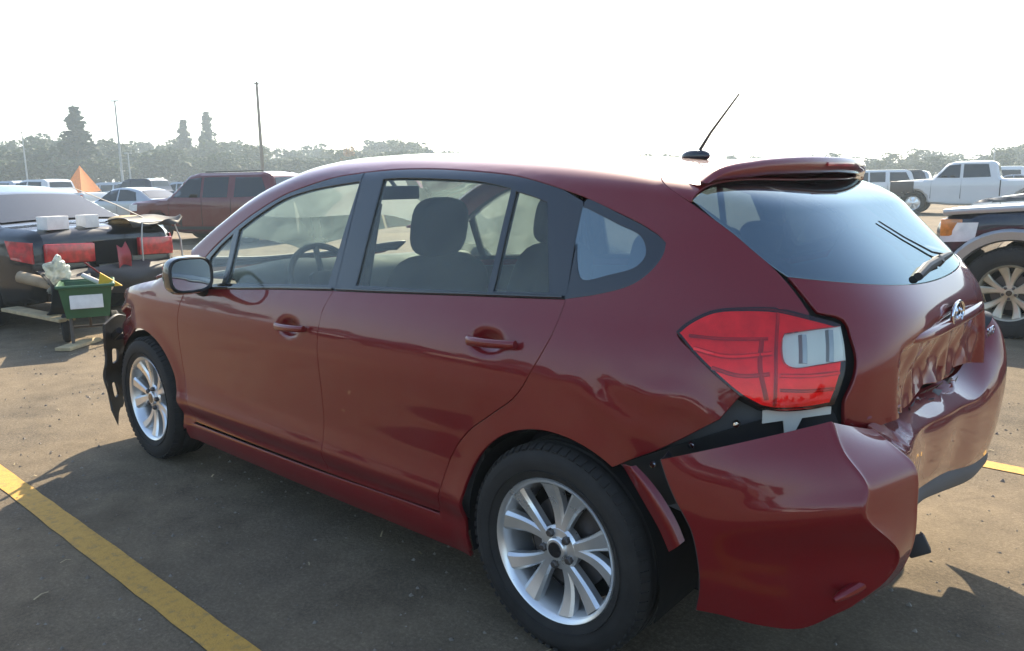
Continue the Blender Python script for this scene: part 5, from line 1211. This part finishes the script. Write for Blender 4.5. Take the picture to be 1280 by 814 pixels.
sky_y = [y_-5 for y_ in [175, 172, 176, 170, 180, 178, 178, 180, 180, 183, 187, 186, 184, 173, 190, 196, 196, 196, 193, 188, 196, 201, 183, 184, 184]]
r_ = random.Random(11)
def put(px, D, ytop, kind, leaf, seed, wf, name, label, group):
    b = arc_pt(px, D); b[2] = -.1; p0 = project(b)[0]; p1 = project(b+[0, 0, 10])[0]; H = 10*(p0[1]-ytop)/(p0[1]-p1[1])
    tree(kind, leaf, seed, tuple(b), H, wf, r_.uniform(0, 6.28), name, label, group); return H
x = -90
while x < 1380:
    yt_ = float(np.interp(x, sky_x, sky_y))+r_.uniform(-3, 7); lf = r_.choice(['leaf_mid', 'leaf_mid', 'leaf_dark', 'leaf_pale'])
    D = r_.uniform(128, 175); kd = 'broadleaf_tree'
    put(x, D, yt_, 'broad', lf, r_.choice([1, 2, 3]), r_.uniform(.95, 1.35), kd, {'leaf_mid': 'mid-green broadleaf tree in the hazy wood behind the yard', 'leaf_dark': 'dark green broadleaf tree in the hazy wood behind the yard', 'leaf_pale': 'pale yellow-green broadleaf tree in the hazy wood behind the yard'}[lf], {'leaf_mid': 'mid-green trees of the far wood', 'leaf_dark': 'dark trees of the far wood', 'leaf_pale': 'pale trees of the far wood'}[lf])
    x += r_.uniform(13, 22) if (x < 560 or x > 1020) else r_.uniform(26, 40)
x = -90
while x < 1380:                           # undergrowth in front of the wood
    put(x, r_.uniform(116, 126), float(np.interp(x, sky_x, sky_y))+r_.uniform(9, 18), 'broad', 'leaf_mid', r_.choice([1, 2, 3]), r_.uniform(1.4, 1.9), 'low_bush', 'low bushy tree at the front edge of the hazy wood', 'bushes at the edge of the wood'); x += r_.uniform(24, 40)
for k in range(26):                       # unseen trees added behind the camera, mirrored in the red paint
    a = math.radians(20+k*5.6+r_.uniform(-1.5, 1.5)); D = r_.uniform(95, 130); tree('broad', r_.choice(['leaf_mid', 'leaf_dark']), r_.choice([1, 2, 3]), (D*math.cos(a), D*math.sin(a), -.1), r_.uniform(9, 14), r_.uniform(1, 1.4), r_.uniform(0, 6), 'broadleaf_tree', 'unseen broadleaf tree added behind the camera for reflections', 'unseen trees added for reflections')
put(103, 120, 134, 'conifer', 'leaf_dark', 5, 1.35, 'conifer_tree', 'tall ragged conifer standing well above the left-hand wood', None)
put(236, 150, 151, 'conifer', 'leaf_dark', 6, 1.2, 'conifer_tree', 'shorter conifer of the pair above the wine-red SUV', None)
put(265, 150, 141, 'conifer', 'leaf_dark', 7, 1.0, 'conifer_tree', 'taller slim conifer of the pair above the wine-red SUV', None)
put(437, 120, 183, 'broad', 'leaf_rust', 2, .55, 'autumn_tree', 'rust-brown autumn tree peeking over the windscreen pillar', None)
# ---------------------------------------------------------------- grit and straw on the asphalt
simple('grit', (.20, .17, .135), .95, var=.4, vscale=3); simple('straw', (.38, .30, .17), .9, var=.3, vscale=3)
V, F, V2_, F2_ = [], [], [], []
rg_ = np.random.default_rng(5)
for k in range(5200):
    x, y = rg_.uniform(-2.6, 7.5), rg_.uniform(-5.5, 2.2); s = abs(rg_.normal(0, 1))*.0045+.0025
    a = rg_.uniform(0, 6.28, 5); q = [(x+s*math.cos(2*math.pi*j/4+a[0])*rg_.uniform(.6, 1.2), y+s*math.sin(2*math.pi*j/4+a[0])*rg_.uniform(.6, 1.2), .0005) for j in range(4)]; i = len(V)
    V += q+[(x, y, s*rg_.uniform(.6, 1.1))]; F += [(i, i+1, i+4), (i+1, i+2, i+4), (i+2, i+3, i+4), (i+3, i, i+4)]
tag(mesh_obj('loose_grit', V, F, 'grit', smooth=False), kind='stuff')
for k in range(170):
    x, y = rg_.uniform(-2.4, 6.5), rg_.uniform(-5, 1.9); a = rg_.uniform(0, 6.28); L_ = rg_.uniform(.012, .04); w = rg_.uniform(.0015, .004); i = len(V2_); c_, s_ = math.cos(a), math.sin(a)
    V2_ += [(x-c_*L_-s_*w, y-s_*L_+c_*w, .005), (x-c_*L_+s_*w, y-s_*L_-c_*w, .003), (x+s_*w, y-c_*w, .010), (x-s_*w, y+c_*w, .011), (x+c_*L_+s_*w, y+s_*L_-c_*w+.004, .004), (x+c_*L_-s_*w, y+s_*L_+c_*w+.004, .005)]
    F2_ += [(i, i+1, i+2, i+3), (i+3, i+2, i+4, i+5)]
tag(mesh_obj('straw_litter', V2_, F2_, 'straw', smooth=False), kind='stuff')
# ---------------------------------------------------------------- haze
m = bpy.data.materials.new('haze_air'); m.use_nodes = True; n, l = m.node_tree.nodes, m.node_tree.links; n.clear()
pv = n.new('ShaderNodeVolumePrincipled'); pv.inputs['Color'].default_value = (.76, .90, 1.0, 1); pv.inputs['Density'].default_value = .0016; pv.inputs['Anisotropy'].default_value = .35
mo = n.new('ShaderNodeOutputMaterial'); l.new(pv.outputs[0], mo.inputs['Volume']); MATS['haze_air'] = m
hb = MB(); hb.box((0, 0, 14), (1810, 1810, 30)); hz = hb.build('haze', 'haze_air', None, smooth=False); tag(hz, kind='stuff')
